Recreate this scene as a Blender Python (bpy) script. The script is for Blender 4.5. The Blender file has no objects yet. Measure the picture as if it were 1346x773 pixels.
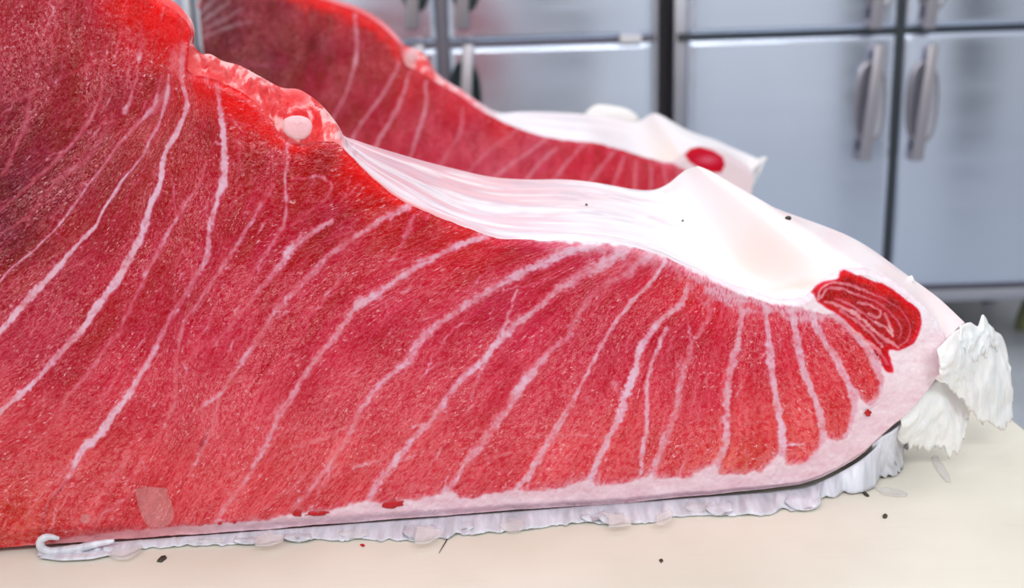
import bpy, bmesh, math, random
import numpy as np

# ------------------------------------------------------------------ camera, world, lights, exposure
scene = bpy.context.scene
COL = scene.collection
F_PX, PITCH, ROLL, CAM_H = 1443.0, math.radians(15.0), math.radians(-1.8), 0.441
cr, sr, cp, sp = math.cos(ROLL), math.sin(ROLL), math.cos(PITCH), math.sin(PITCH)
FWD = np.array([0, cp, -sp]); R0 = np.array([1.0, 0, 0]); U0 = np.array([0, sp, cp])
RGT = cr * R0 + sr * U0
UPV = -sr * R0 + cr * U0
CAM = np.array([0, 0, CAM_H])
FLOOR_Z = -0.80

cam_data = bpy.data.cameras.new('camera')
cam = bpy.data.objects.new('camera', cam_data); COL.objects.link(cam)
cam_data.sensor_width = 36.0; cam_data.sensor_fit = 'HORIZONTAL'
cam_data.lens = 36.0 * F_PX / 1346.0
cam_data.clip_start = 0.02
import mathutils
rot = mathutils.Matrix(((RGT[0], UPV[0], -FWD[0]), (RGT[1], UPV[1], -FWD[1]), (RGT[2], UPV[2], -FWD[2])))
cam.matrix_world = mathutils.Matrix.Translation(CAM.tolist()) @ rot.to_4x4()
cam_data.dof.use_dof = True
cam_data.dof.focus_distance = 0.93
cam_data.dof.aperture_fstop = 4.6
scene.camera = cam

world = bpy.data.worlds.new('world'); scene.world = world; world.use_nodes = True
bg = world.node_tree.nodes['Background']
bg.inputs['Color'].default_value = (0.93, 0.96, 1.0, 1); bg.inputs['Strength'].default_value = 0.68

def area_lamp(name, loc, rot, sx, sy, power, color=(1, 1, 1)):
    d = bpy.data.lights.new(name, 'AREA'); d.shape = 'RECTANGLE'; d.size = sx; d.size_y = sy
    d.energy = power; d.color = color
    o = bpy.data.objects.new(name, d); COL.objects.link(o); o.location = loc; o.rotation_euler = rot
    return o
area_lamp('ceiling_lamp', (-0.8, -0.75, 1.65), (math.radians(42), 0, 0), 1.3, 0.45, 14)
area_lamp('ceiling_lamp', (0.9, -0.75, 1.65), (math.radians(42), 0, 0), 1.3, 0.45, 18)
area_lamp('ceiling_lamp', (0.1, 1.2, 1.85), (0, 0, 0), 2.4, 0.25, 8)
area_lamp('ceiling_lamp', (0.6, 2.5, 1.85), (0, 0, 0), 2.4, 0.25, 9)

vs = scene.view_settings
vs.view_transform = 'Standard'; vs.look = 'None'; vs.gamma = 1.0; vs.use_curve_mapping = False
vs.exposure = 0.0

# ------------------------------------------------------------------ helpers
def ray(px, py):
    px = np.asarray(px, float); py = np.asarray(py, float)
    return FWD * F_PX + RGT * (px - 673.0)[..., None] + UPV * (386.5 - py)[..., None]
def on_plane(px, py, p0, n):
    d = ray(px, py)
    t = ((np.asarray(p0) - CAM) @ n) / (d @ n)
    return CAM + d * t[..., None]
ZUP = np.array([0, 0, 1.0])
def on_board(px, py, z=0.0):
    return on_plane(px, py, (0, 0, z), ZUP)
def lin(c):
    c = np.asarray(c, float) / 255.0
    return np.where(c <= 0.04045, c / 12.92, ((c + 0.055) / 1.055) ** 2.4)
def rgba(c):
    return tuple(float(v) for v in lin(c)) + (1.0,)

def mesh_np(name, V, F, mat, parent=None, cols=None, uv=None, fat=None, smooth=True, normals=None):
    me = bpy.data.meshes.new(name)
    V = np.asarray(V, np.float32); F = np.asarray(F, np.int32)
    k = F.shape[1]
    me.vertices.add(len(V)); me.vertices.foreach_set('co', V.ravel())
    me.loops.add(F.size); me.loops.foreach_set('vertex_index', F.ravel())
    me.polygons.add(len(F)); me.polygons.foreach_set('loop_start', np.arange(0, F.size, k, dtype=np.int32))
    me.polygons.foreach_set('loop_total', np.full(len(F), k, np.int32))
    me.polygons.foreach_set('use_smooth', np.full(len(F), smooth, bool))
    me.update(calc_edges=True)
    if cols is not None:
        a = me.attributes.new('base', 'FLOAT_COLOR', 'POINT')
        c4 = np.ones((len(V), 4), np.float32); c4[:, :3] = cols
        a.data.foreach_set('color', c4.ravel())
    if uv is not None:
        a = me.attributes.new('grain', 'FLOAT_VECTOR', 'POINT')
        u3 = np.zeros((len(V), 3), np.float32); u3[:, :uv.shape[1]] = uv
        a.data.foreach_set('vector', u3.ravel())
    if fat is not None:
        a = me.attributes.new('fat', 'FLOAT', 'POINT'); a.data.foreach_set('value', np.asarray(fat, np.float32))
    if normals is not None:
        me.normals_split_custom_set_from_vertices(np.asarray(normals, np.float32))
    me.materials.append(mat)
    o = bpy.data.objects.new(name, me); COL.objects.link(o)
    if parent is not None: o.parent = parent
    return o

def grid_faces(nr, nc):
    i = np.arange(nr * nc).reshape(nr, nc)
    return np.stack([i[:-1, :-1], i[:-1, 1:], i[1:, 1:], i[1:, :-1]], -1).reshape(-1, 4)

class MB:
    """collects boxes, tubes and sheets into one mesh"""
    def __init__(s): s.bm = bmesh.new()
    def box(s, x0, x1, y0, y1, z0, z1, bev=0.0, seg=2):
        r = bmesh.ops.create_cube(s.bm, size=1.0)
        vs_ = r['verts']
        for v in vs_:
            v.co = ((x0 + x1) / 2 + v.co.x * (x1 - x0), (y0 + y1) / 2 + v.co.y * (y1 - y0), (z0 + z1) / 2 + v.co.z * (z1 - z0))
        if bev > 0:
            es = list({e for v in vs_ for e in v.link_edges})
            bmesh.ops.bevel(s.bm, geom=es, offset=bev, segments=seg, affect='EDGES', profile=0.5)
        return s
    def tube(s, pts, rad, n=10, sx=1.0, caps=True):
        pts = [mathutils.Vector(p) for p in pts]; rings = []
        for i, p in enumerate(pts):
            t = (pts[min(i + 1, len(pts) - 1)] - pts[max(i - 1, 0)]).normalized()
            a = t.cross(mathutils.Vector((0, 1, 0)))
            if a.length < 1e-4: a = t.cross(mathutils.Vector((1, 0, 0)))
            a.normalize(); b = t.cross(a)
            r = rad[i] if isinstance(rad, (list, tuple)) else rad
            rings.append([s.bm.verts.new(p + a * math.cos(2 * math.pi * k / n) * r * sx + b * math.sin(2 * math.pi * k / n) * r) for k in range(n)])
        for q in range(len(rings) - 1):
            for k in range(n):
                s.bm.faces.new((rings[q][k], rings[q][(k + 1) % n], rings[q + 1][(k + 1) % n], rings[q + 1][k]))
        if caps:
            s.bm.faces.new(rings[0][::-1]); s.bm.faces.new(rings[-1])
        return s
    def build(s, name, mat, parent=None, smooth=True):
        bmesh.ops.recalc_face_normals(s.bm, faces=s.bm.faces[:])
        me = bpy.data.meshes.new(name); s.bm.to_mesh(me); s.bm.free()
        if smooth:
            me.polygons.foreach_set('use_smooth', np.ones(len(me.polygons), bool))
            try: me.set_sharp_from_angle(angle=math.radians(40))
            except Exception: pass
        me.materials.append(mat)
        o = bpy.data.objects.new(name, me); COL.objects.link(o)
        if parent is not None: o.parent = parent
        return o
def tag(o, label=None, cat=None, group=None, kind=None):
    if label: o['label'] = label
    if cat: o['category'] = cat
    if group: o['group'] = group
    if kind: o['kind'] = kind
    return o
def empty(name, label, cat, loc=(0, 0, 0), group=None):
    o = bpy.data.objects.new(name, None); COL.objects.link(o); o.empty_display_size = 0.05
    tag(o, label, cat, group)
    return o

# numpy value noise ------------------------------------------------------------
def vnoise(x, y, seed):
    rs = np.random.RandomState(seed); T = rs.rand(256, 256)
    xi = np.floor(x).astype(int); yi = np.floor(y).astype(int)
    fx = x - xi; fy = y - yi
    fx = fx * fx * (3 - 2 * fx); fy = fy * fy * (3 - 2 * fy)
    a = T[yi % 256, xi % 256]; b = T[yi % 256, (xi + 1) % 256]
    c = T[(yi + 1) % 256, xi % 256]; d = T[(yi + 1) % 256, (xi + 1) % 256]
    return (a * (1 - fx) + b * fx) * (1 - fy) + (c * (1 - fx) + d * fx) * fy
def fbm(x, y, seed, oct=4):
    s = 0; a = 0.5; n = 0
    for k in range(oct):
        s = s + a * vnoise(x * 2 ** k, y * 2 ** k, seed + k); n += a; a *= 0.5
    return s / n
def sstep(a, b, x):
    t = np.clip((x - a) / (b - a), 0, 1); return t * t * (3 - 2 * t)
def hermite(ts, P, t):
    ts = np.asarray(ts, float); P = np.asarray(P, float)
    m = np.zeros_like(P)
    d = (P[1:] - P[:-1]) / (ts[1:] - ts[:-1])[:, None]
    m[1:-1] = (d[1:] * (ts[1:-1] - ts[:-2])[:, None] + d[:-1] * (ts[2:] - ts[1:-1])[:, None]) / (ts[2:] - ts[:-2])[:, None]
    m[0] = d[0]; m[-1] = d[-1]
    i = np.clip(np.searchsorted(ts, t, side='right') - 1, 0, len(ts) - 2)
    h = (ts[i + 1] - ts[i]); u = ((t - ts[i]) / h)[:, None]; h = h[:, None]
    return ((2 * u**3 - 3 * u**2 + 1) * P[i] + (u**3 - 2 * u**2 + u) * h * m[i] + (-2 * u**3 + 3 * u**2) * P[i + 1] + (u**3 - u**2) * h * m[i + 1])
def smooth_poly(pts, step=4.0):
    P = np.asarray(pts, float)
    L = np.concatenate([[0], np.cumsum(np.maximum(np.hypot(*(P[1:] - P[:-1]).T), 1e-3))])
    n = max(3, int(L[-1] / step) + 1); t = np.linspace(0, L[-1], n)
    return hermite(L, P, t), t / L[-1]

# ------------------------------------------------------------------ materials
def new_mat(name):
    m = bpy.data.materials.new(name); m.use_nodes = True
    nt = m.node_tree; b = nt.nodes['Principled BSDF']
    return m, nt, b
def N(nt, t, **kw):
    n = nt.nodes.new(t)
    for k, v in kw.items():
        if k in ('operation', 'blend_type', 'data_type', 'attribute_name', 'noise_dimensions', 'feature', 'voronoi_dimensions', 'distance'): setattr(n, k, v)
        else: n.inputs[k].default_value = v
    return n
def simple_mat(name, col, rough=0.5, metal=0.0, noise=0.0, scale=20.0, bump=0.0, spec=0.5, stretch=(1, 1, 1), trans=0.0, alpha=1.0, sss=0.0):
    m, nt, b = new_mat(name); L = nt.links.new
    b.inputs['Roughness'].default_value = rough; b.inputs['Metallic'].default_value = metal
    b.inputs['Specular IOR Level'].default_value = spec
    b.inputs['Transmission Weight'].default_value = trans; b.inputs['Alpha'].default_value = alpha
    if sss > 0:
        b.inputs['Subsurface Weight'].default_value = sss; b.inputs['Subsurface Radius'].default_value = (1, .5, .4); b.inputs['Subsurface Scale'].default_value = 0.006
    tc = N(nt, 'ShaderNodeTexCoord'); mp = N(nt, 'ShaderNodeMapping'); mp.inputs['Scale'].default_value = stretch
    L(tc.outputs['Object'], mp.inputs['Vector'])
    nz = N(nt, 'ShaderNodeTexNoise', Scale=scale, Detail=5.0); L(mp.outputs[0], nz.inputs['Vector'])
    hs = N(nt, 'ShaderNodeMixRGB', blend_type='MULTIPLY'); hs.inputs['Fac'].default_value = 1.0
    mr = N(nt, 'ShaderNodeMapRange'); mr.inputs['From Min'].default_value = .3; mr.inputs['From Max'].default_value = .7
    mr.inputs['To Min'].default_value = 1 - noise; mr.inputs['To Max'].default_value = 1.0
    L(nz.outputs['Fac'], mr.inputs['Value'])
    hs.inputs['Color1'].default_value = rgba(col); L(mr.outputs[0], hs.inputs['Color2']); L(hs.outputs[0], b.inputs['Base Color'])
    if bump > 0:
        bp = N(nt, 'ShaderNodeBump'); bp.inputs['Strength'].default_value = bump; bp.inputs['Distance'].default_value = 0.002
        L(nz.outputs['Fac'], bp.inputs['Height']); L(bp.outputs[0], b.inputs['Normal'])
    return m

def flesh_mat(name, grain=1.0, rough=0.32, bump=0.35):
    """wet cut flesh: colour of the muscle from the mesh, fine marbling and flecks of fat and painted wet glints in the grain coordinates (pixel-sized units)"""
    m, nt, b = new_mat(name); L = nt.links.new
    at = N(nt, 'ShaderNodeAttribute', attribute_name='base')
    ft = N(nt, 'ShaderNodeAttribute', attribute_name='fat')
    gv = N(nt, 'ShaderNodeAttribute', attribute_name='grain')
    inv = N(nt, 'ShaderNodeMath', operation='SUBTRACT'); inv.inputs[0].default_value = 1.0; L(ft.outputs['Fac'], inv.inputs[1])
    def noise(scale, stretch, detail=3.0, rough_=0.55, dist=0.0):
        mp = N(nt, 'ShaderNodeMapping'); mp.inputs['Scale'].default_value = stretch; L(gv.outputs['Vector'], mp.inputs['Vector'])
        n = N(nt, 'ShaderNodeTexNoise', Scale=scale, Detail=detail, Roughness=rough_, Distortion=dist); n.noise_dimensions = '2D'
        L(mp.outputs[0], n.inputs['Vector']); return n.outputs['Fac']
    def mapr(v, a, b_, c, d, smooth=True):
        r = N(nt, 'ShaderNodeMapRange'); r.interpolation_type = 'SMOOTHSTEP' if smooth else 'LINEAR'
        for k, x in zip(('From Min', 'From Max', 'To Min', 'To Max'), (a, b_, c, d)): r.inputs[k].default_value = x
        L(v, r.inputs['Value']); return r.outputs[0]
    def math_(op, a, b_):
        n = N(nt, 'ShaderNodeMath', operation=op)
        for i, v in enumerate((a, b_)):
            if isinstance(v, (int, float)): n.inputs[i].default_value = v
            else: L(v, n.inputs[i])
        return n.outputs[0]
    def mix(fac, c1, c2, bt='MIX'):
        n = N(nt, 'ShaderNodeMixRGB', blend_type=bt)
        for k, v in (('Fac', fac), ('Color1', c1), ('Color2', c2)):
            if isinstance(v, (int, float)): n.inputs[k].default_value = v
            elif isinstance(v, tuple): n.inputs[k].default_value = v
            else: L(v, n.inputs[k])
        return n.outputs[0]
    # ridged network (intramuscular fat)
    n1 = noise(0.15, (1, .8, 1), 3.0, .6, 1.0)
    r1 = mapr(math_('ABSOLUTE', math_('SUBTRACT', n1, .5), 0), 0.0, .055, 1, 0)
    n2 = noise(0.30, (1, .75, 1), 2.0, .5, 1.2)
    r2 = mapr(math_('ABSOLUTE', math_('SUBTRACT', n2, .5), 0), 0.0, .07, 1, 0)
    patch = mapr(noise(0.012, (1, .7, 1), 3.0), .3, .7, .35, 1.0)
    net = math_('MULTIPLY', math_('MULTIPLY', math_('ADD', math_('MULTIPLY', r1, .52), math_('MULTIPLY', r2, .46)), patch), inv.outputs[0])
    c = mix(math_('MULTIPLY', net, grain), at.outputs['Color'], rgba((240, 142, 146)))
    # darker lean fibres
    n3 = noise(0.22, (1, .6, 1), 3.0, .6)
    dk = math_('MULTIPLY', math_('MULTIPLY', mapr(n3, .46, .64, 0, .9 * grain), inv.outputs[0]), 1.0)
    c = mix(dk, c, (.90, .30, .46, 1), 'MULTIPLY')
    # pale flecks: bits of fat, plus wet glints put into the colour
    n4 = noise(0.21, (1, .8, 1), 3.0, .7)
    cl = mapr(noise(0.03, (1, .6, 1), 3.0), .42, .64, .15, 1.0)
    fl = math_('MULTIPLY', math_('MULTIPLY', mapr(n4, .60, .70, 0, .75 * grain), cl), inv.outputs[0])
    c = mix(fl, c, rgba((244, 176, 186)))
    L(c, b.inputs['Base Color'])
    rr = mapr(noise(0.2, (1, 1, 1), 3.0), .3, .7, rough - .12, rough + .12); L(rr, b.inputs['Roughness'])
    b.inputs['Specular IOR Level'].default_value = .12
    bp = N(nt, 'ShaderNodeBump'); bp.inputs['Strength'].default_value = bump; bp.inputs['Distance'].default_value = 0.0018
    hh = math_('ADD', math_('MULTIPLY', noise(.30, (1, .6, 1), 3.0, .6), 1.0), math_('MULTIPLY', r1, .25))
    L(hh, bp.inputs['Height']); L(bp.outputs[0], b.inputs['Normal'])
    return m

def fat_mat(name, rough=0.34, bump=0.2, streak=(1, 1, 1), amount=0.0):
    m, nt, b = new_mat(name); L = nt.links.new
    at = N(nt, 'ShaderNodeAttribute', attribute_name='base'); gv = N(nt, 'ShaderNodeAttribute', attribute_name='grain')
    mp = N(nt, 'ShaderNodeMapping'); mp.inputs['Scale'].default_value = streak; L(gv.outputs['Vector'], mp.inputs['Vector'])
    n = N(nt, 'ShaderNodeTexNoise', Scale=1.0, Detail=5.0, Roughness=.6, Distortion=.3); n.noise_dimensions = '2D'; L(mp.outputs[0], n.inputs['Vector'])
    mr = N(nt, 'ShaderNodeMapRange')
    for k, x in zip(('From Min', 'From Max', 'To Min', 'To Max'), (.35, .7, 0, amount)): mr.inputs[k].default_value = x
    L(n.outputs['Fac'], mr.inputs['Value'])
    ft = N(nt, 'ShaderNodeAttribute', attribute_name='fat'); iv = N(nt, 'ShaderNodeMath', operation='SUBTRACT'); iv.inputs[0].default_value = 1.0; L(ft.outputs['Fac'], iv.inputs[1])
    fm = N(nt, 'ShaderNodeMath', operation='MULTIPLY'); L(mr.outputs[0], fm.inputs[0]); L(iv.outputs[0], fm.inputs[1])
    mx = N(nt, 'ShaderNodeMixRGB', blend_type='MULTIPLY'); L(fm.outputs[0], mx.inputs['Fac']); L(at.outputs['Color'], mx.inputs['Color1'])
    mx.inputs['Color2'].default_value = rgba((214, 200, 210)); L(mx.outputs[0], b.inputs['Base Color'])
    b.inputs['Roughness'].default_value = rough; b.inputs['Specular IOR Level'].default_value = .4
    b.inputs['Subsurface Weight'].default_value = .25; b.inputs['Subsurface Radius'].default_value = (1, .6, .5); b.inputs['Subsurface Scale'].default_value = .005
    bp = N(nt, 'ShaderNodeBump'); bp.inputs['Strength'].default_value = bump; bp.inputs['Distance'].default_value = .0015
    bh = N(nt, 'ShaderNodeMath', operation='MULTIPLY'); L(n.outputs['Fac'], bh.inputs[0]); L(iv.outputs[0], bh.inputs[1]); L(bh.outputs[0], bp.inputs['Height']); L(bp.outputs[0], b.inputs['Normal'])
    return m

M_FLESH = flesh_mat('cut_flesh')
M_FLESH_FAR = flesh_mat('cut_flesh_far', grain=.7)
M_FATRIM = flesh_mat('fat_rim', grain=0.0, rough=.36, bump=.12)
M_MEMB = fat_mat('membrane', rough=.36, bump=.12, streak=(.006, .16, 1), amount=.55)
M_CREST = fat_mat('wet_crest', rough=.34, bump=.7, streak=(.10, .12, 1), amount=.0)
M_SKIN = simple_mat('silver_skin', (226, 222, 228), .35, 0, .18, 30, .2)
M_DARKSKIN = simple_mat('dark_skin', (70, 68, 80), .3, 0, .4, 40, .2)
M_FRINGE = simple_mat('skin_fringe', (232, 232, 242), .28, 0, .36, 110, .5, stretch=(1, .2, .2), sss=.15)
M_FLAP = simple_mat('skin_flap', (255, 249, 247), .34, 0, .07, 70, .4, sss=.4)
M_SCALE = simple_mat('fish_scale', (252, 248, 246), .15, 0, .1, 80, .3, alpha=.34)
M_SCALE_FACE = simple_mat('fish_scale_wet', (255, 214, 214), .12, 0, .3, 160, .6, alpha=.13)
M_STUB = simple_mat('bone_stub', (255, 196, 202), .3, 0, .15, 130, .5, sss=.2)
M_BACK = simple_mat('back_flesh', (206, 52, 58), .3, 0, .35, 40, .4)
M_BLOOD = simple_mat('blood', (200, 6, 26), .2, 0, .3, 300, .3)
M_SPECK = simple_mat('dark_speck', (70, 62, 50), .4, 0, .5, 800, .3)

# ------------------------------------------------------------------ setting: floor, wall behind the refrigerators
M_FLOOR = simple_mat('floor', (196, 200, 208), .35, 0, .12, 6, .05)
M_WALL = simple_mat('wall', (225, 222, 212), .6, 0, .06, 3)
FRIDGE_Y = 3.6
MB().box(-4, 5, -3.2, FRIDGE_Y + .95, FLOOR_Z - .05, FLOOR_Z).build('floor', M_FLOOR, smooth=False)['kind'] = 'structure'
for xa, xb in ((0.15, 0.95), (3.5, 4.8)):  # unseen dark panels behind the camera, added for the steel doors to reflect
    MB().box(xa, xb, -3.0, -2.9, FLOOR_Z, 1.6).build('reflect_panel', simple_mat('reflect_panel_grey', (52, 53, 60), .6), smooth=False)['kind'] = 'structure'
MB().box(-4, 5, FRIDGE_Y + .95, FRIDGE_Y + 1.05, FLOOR_Z - .05, 2.0).build('wall_back', M_WALL, smooth=False)['kind'] = 'structure'

# ------------------------------------------------------------------ work table and cutting board
def board_mat():
    m, nt, b = new_mat('cutting_board'); L = nt.links.new
    tc = N(nt, 'ShaderNodeTexCoord')
    n1 = N(nt, 'ShaderNodeTexNoise', Scale=5.0, Detail=4.0); L(tc.outputs['Object'], n1.inputs['Vector'])
    mp = N(nt, 'ShaderNodeMapping'); mp.inputs['Scale'].default_value = (18, 190, 1); mp.inputs['Rotation'].default_value = (0, 0, .12); L(tc.outputs['Object'], mp.inputs['Vector'])
    n2 = N(nt, 'ShaderNodeTexNoise', Scale=1.0, Detail=3.0); L(mp.outputs[0], n2.inputs['Vector'])
    cr_ = N(nt, 'ShaderNodeValToRGB'); cr_.color_ramp.elements[0].position = .3; cr_.color_ramp.elements[1].position = .7
    cr_.color_ramp.elements[0].color = rgba((216, 210, 195)); cr_.color_ramp.elements[1].color = rgba((232, 227, 214))
    L(n1.outputs['Fac'], cr_.inputs['Fac'])
    mr = N(nt, 'ShaderNodeMapRange')
    for k, x in zip(('From Min', 'From Max', 'To Min', 'To Max'), (.58, .75, 0, .12)): mr.inputs[k].default_value = x
    L(n2.outputs['Fac'], mr.inputs['Value'])
    mx = N(nt, 'ShaderNodeMixRGB'); L(mr.outputs[0], mx.inputs['Fac']); L(cr_.outputs[0], mx.inputs['Color1']); mx.inputs['Color2'].default_value = rgba((206, 196, 172))
    L(mx.outputs[0], b.inputs['Base Color']); b.inputs['Roughness'].default_value = .42; b.inputs['Specular IOR Level'].default_value = .35
    bp = N(nt, 'ShaderNodeBump'); bp.inputs['Strength'].default_value = .12; bp.inputs['Distance'].default_value = .001
    L(n2.outputs['Fac'], bp.inputs['Height']); L(bp.outputs[0], b.inputs['Normal'])
    return m
M_BOARD = board_mat()
e0 = on_board(1346, 561); e1 = on_board(1331, 549)
de = (e1 - e0); de /= np.linalg.norm(de)
print('board edge', e0, e1, de)
def edge_x(y): return e0[0] + de[0] / de[1] * (y - e0[1])
BY0, BY1 = 0.35, 2.62
bm = bmesh.new()
poly = [(-1.25, BY0), (edge_x(BY0), BY0), (edge_x(BY1), BY1), (-1.25, BY1)]
vt = [bm.verts.new((x, y, 0)) for x, y in poly]; vb = [bm.verts.new((x, y, -.05)) for x, y in poly]
bm.faces.new(vt); bm.faces.new(vb[::-1])
for i in range(4): bm.faces.new((vt[i], vb[i], vb[(i + 1) % 4], vt[(i + 1) % 4]))
bmesh.ops.bevel(bm, geom=list(bm.edges), offset=.006, segments=3, affect='EDGES', profile=.5)
t_ = MB(); t_.bm.free(); t_.bm = bm
tag(t_.build('cutting_board', M_BOARD), 'long cream plastic cutting board under both tuna blocks', 'cutting board')
M_STEEL_T = simple_mat('table_steel', (170, 172, 178), .35, 1.0, .1, 8)
wt = empty('work_table', 'stainless steel work table carrying the cream cutting board', 'table')
ex1 = edge_x(BY1) - .05
MB().box(-1.2, ex1, BY0 + .05, BY1 - .05, -.09, -.05, .004).build('table_top', M_STEEL_T, wt)
for x in (-1.12, ex1 - .08):
    for y in (BY0 + .12, BY1 - .12):
        MB().tube([(x, y, FLOOR_Z), (x, y, -.09)], .02, 12).build('leg', M_STEEL_T, wt)
# ------------------------------------------------------------------ tuna blocks
class Field:
    """colour field of a cut face on a regular raster in face coordinates (unit = one photo pixel)"""
    def __init__(s, x0, y0, x1, y1, step=1.0):
        s.x0, s.y0, s.step = x0, y0, step
        s.w = int((x1 - x0) / step) + 1; s.h = int((y1 - y0) / step) + 1
        s.X, s.Y = np.meshgrid(x0 + np.arange(s.w) * step, y0 + np.arange(s.h) * step)
        s.sin = np.zeros((s.h, s.w)); s.lab = np.full((s.h, s.w), -1, int); s.labw = np.zeros((s.h, s.w))
    def base(s, ctrl, power=2.2):
        C = np.array([(a, b) for a, b, _ in ctrl], float); K = np.array([c for *_, c in ctrl], float)
        f = 8; xs = s.X[::f, ::f]; ys = s.Y[::f, ::f]
        d = np.hypot(xs[..., None] - C[:, 0], ys[..., None] - C[:, 1]) + 12.0
        w = d ** -(power * 1.6); w /= w.sum(-1, keepdims=True)
        low = w @ K
        s.col = np.stack([s.sample_low(low[..., k], f) for k in range(3)], -1)
    def sample_low(s, A, f):
        gy = np.minimum(np.arange(s.h) / f, A.shape[0] - 1.001); gx = np.minimum(np.arange(s.w) / f, A.shape[1] - 1.001)
        iy = gy.astype(int); ix = gx.astype(int); fy = (gy - iy)[:, None]; fx = (gx - ix)[None, :]
        return (A[np.ix_(iy, ix)] * (1 - fy) * (1 - fx) + A[np.ix_(iy, ix + 1)] * (1 - fy) * fx + A[np.ix_(iy + 1, ix)] * fy * (1 - fx) + A[np.ix_(iy + 1, ix + 1)] * fy * fx)
    def line(s, pts, width, strength, seed=0, soft=1.0, jitter=1.2, label=None, color=None, rough=0.28):
        P, t = smooth_poly(pts, 3.5)
        rs = np.random.RandomState(seed + 11)
        P = P + (np.stack([vnoise(t * 22 + seed, t * 0, seed + 3), vnoise(t * 22 + seed, t * 0 + 7, seed + 4)], -1) - .5) * 2 * jitter
        n = len(width); W = np.interp(t, np.linspace(0, 1, n), width)
        n = len(strength); S = np.interp(t, np.linspace(0, 1, n), strength)
        W = W * (1 + rough * (vnoise(t * len(P) * .3 + seed, t * 0, seed + 5) - .5) * 2)
        pad = max(width) * 2.2 + 4
        ix0 = max(0, int((P[:, 0].min() - pad - s.x0) / s.step)); ix1 = min(s.w, int((P[:, 0].max() + pad - s.x0) / s.step) + 1)
        iy0 = max(0, int((P[:, 1].min() - pad - s.y0) / s.step)); iy1 = min(s.h, int((P[:, 1].max() + pad - s.y0) / s.step) + 1)
        if ix1 <= ix0 or iy1 <= iy0: return
        X = s.X[iy0:iy1, ix0:ix1]; Y = s.Y[iy0:iy1, ix0:ix1]
        best = np.full(X.shape, 1e9); bw = np.ones(X.shape); bs = np.zeros(X.shape)
        for k in range(len(P) - 1):
            a = P[k]; b = P[k + 1]
            jx0 = max(0, int((min(a[0], b[0]) - pad - X[0, 0]) / s.step)); jx1 = int((max(a[0], b[0]) + pad - X[0, 0]) / s.step) + 1
            jy0 = max(0, int((min(a[1], b[1]) - pad - Y[0, 0]) / s.step)); jy1 = int((max(a[1], b[1]) + pad - Y[0, 0]) / s.step) + 1
            x = X[jy0:jy1, jx0:jx1]; y = Y[jy0:jy1, jx0:jx1]
            if x.size == 0: continue
            d = b - a; u = np.clip(((x - a[0]) * d[0] + (y - a[1]) * d[1]) / (d @ d + 1e-9), 0, 1)
            dist = np.hypot(x - a[0] - u * d[0], y - a[1] - u * d[1])
            sub = best[jy0:jy1, jx0:jx1]; m = dist < sub
            sub[m] = dist[m]
            bw[jy0:jy1, jx0:jx1][m] = (W[k] * (1 - u) + W[k + 1] * u)[m]
            bs[jy0:jy1, jx0:jx1][m] = (S[k] * (1 - u) + S[k + 1] * u)[m]
        edge = fbm(X * .28, Y * .28, seed + 60, 3) - .5
        r = best / (bw * .5) + edge * 1.5 * min(1, soft)
        prof = 1 - sstep(1 - .55 * soft, 1 + .75 * soft, r)
        wv = prof * bs * (.45 + .6 * fbm(X * .10, Y * .10, seed + 90, 3) + .28 * fbm(X * .4, Y * .4, seed + 95, 2) + .1)
        wv = np.clip(wv, 0, 1)
        old = s.sin[iy0:iy1, ix0:ix1]
        if color is not None:
            cc = s.col[iy0:iy1, ix0:ix1]; cc[:] = cc * (1 - wv[..., None]) + np.array(color, float) * wv[..., None]
        else:
            s.sin[iy0:iy1, ix0:ix1] = 1 - (1 - old) * (1 - wv)
        if label is not None:
            inside = (best < bw * .55) & (bs > .3)
            L_ = s.lab[iy0:iy1, ix0:ix1]; L_[inside & (L_ < 0)] = label
    def sample(s, A, x, y):
        gx = np.clip((x - s.x0) / s.step, 0, s.w - 1.001); gy = np.clip((y - s.y0) / s.step, 0, s.h - 1.001)
        ix = gx.astype(int); iy = gy.astype(int); fx = gx - ix; fy = gy - iy
        if A.ndim == 3: fx = fx[..., None]; fy = fy[..., None]
        return (A[iy, ix] * (1 - fx) + A[iy, ix + 1] * fx) * (1 - fy) + (A[iy + 1, ix] * (1 - fx) + A[iy + 1, ix + 1] * fx) * fy
    def nearest(s, A, x, y):
        ix = np.clip(np.round((x - s.x0) / s.step).astype(int), 0, s.w - 1); iy = np.clip(np.round((y - s.y0) / s.step).astype(int), 0, s.h - 1)
        return A[iy, ix]
    def sdf(s, poly):
        """signed distance to a polygon, positive inside"""
        P = np.asarray(poly, float); f = 2
        X = s.X[::f, ::f]; Y = s.Y[::f, ::f]; best = np.full(X.shape, 1e9); ins = np.zeros(X.shape, bool)
        for k in range(len(P)):
            a = P[k]; b = P[(k + 1) % len(P)]; d = b - a
            if d @ d < 1e-9: continue
            u = np.clip(((X - a[0]) * d[0] + (Y - a[1]) * d[1]) / (d @ d), 0, 1)
            best = np.minimum(best, np.hypot(X - a[0] - u * d[0], Y - a[1] - u * d[1]))
            c = (a[1] > Y) != (b[1] > Y)
            with np.errstate(divide='ignore', invalid='ignore'):
                xi = a[0] + (Y - a[1]) / (b[1] - a[1] if abs(b[1] - a[1]) > 1e-9 else 1e-9) * (b[0] - a[0])
            ins ^= c & (X < xi)
        return s.sample_low(np.where(ins, best, -best), f)

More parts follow.
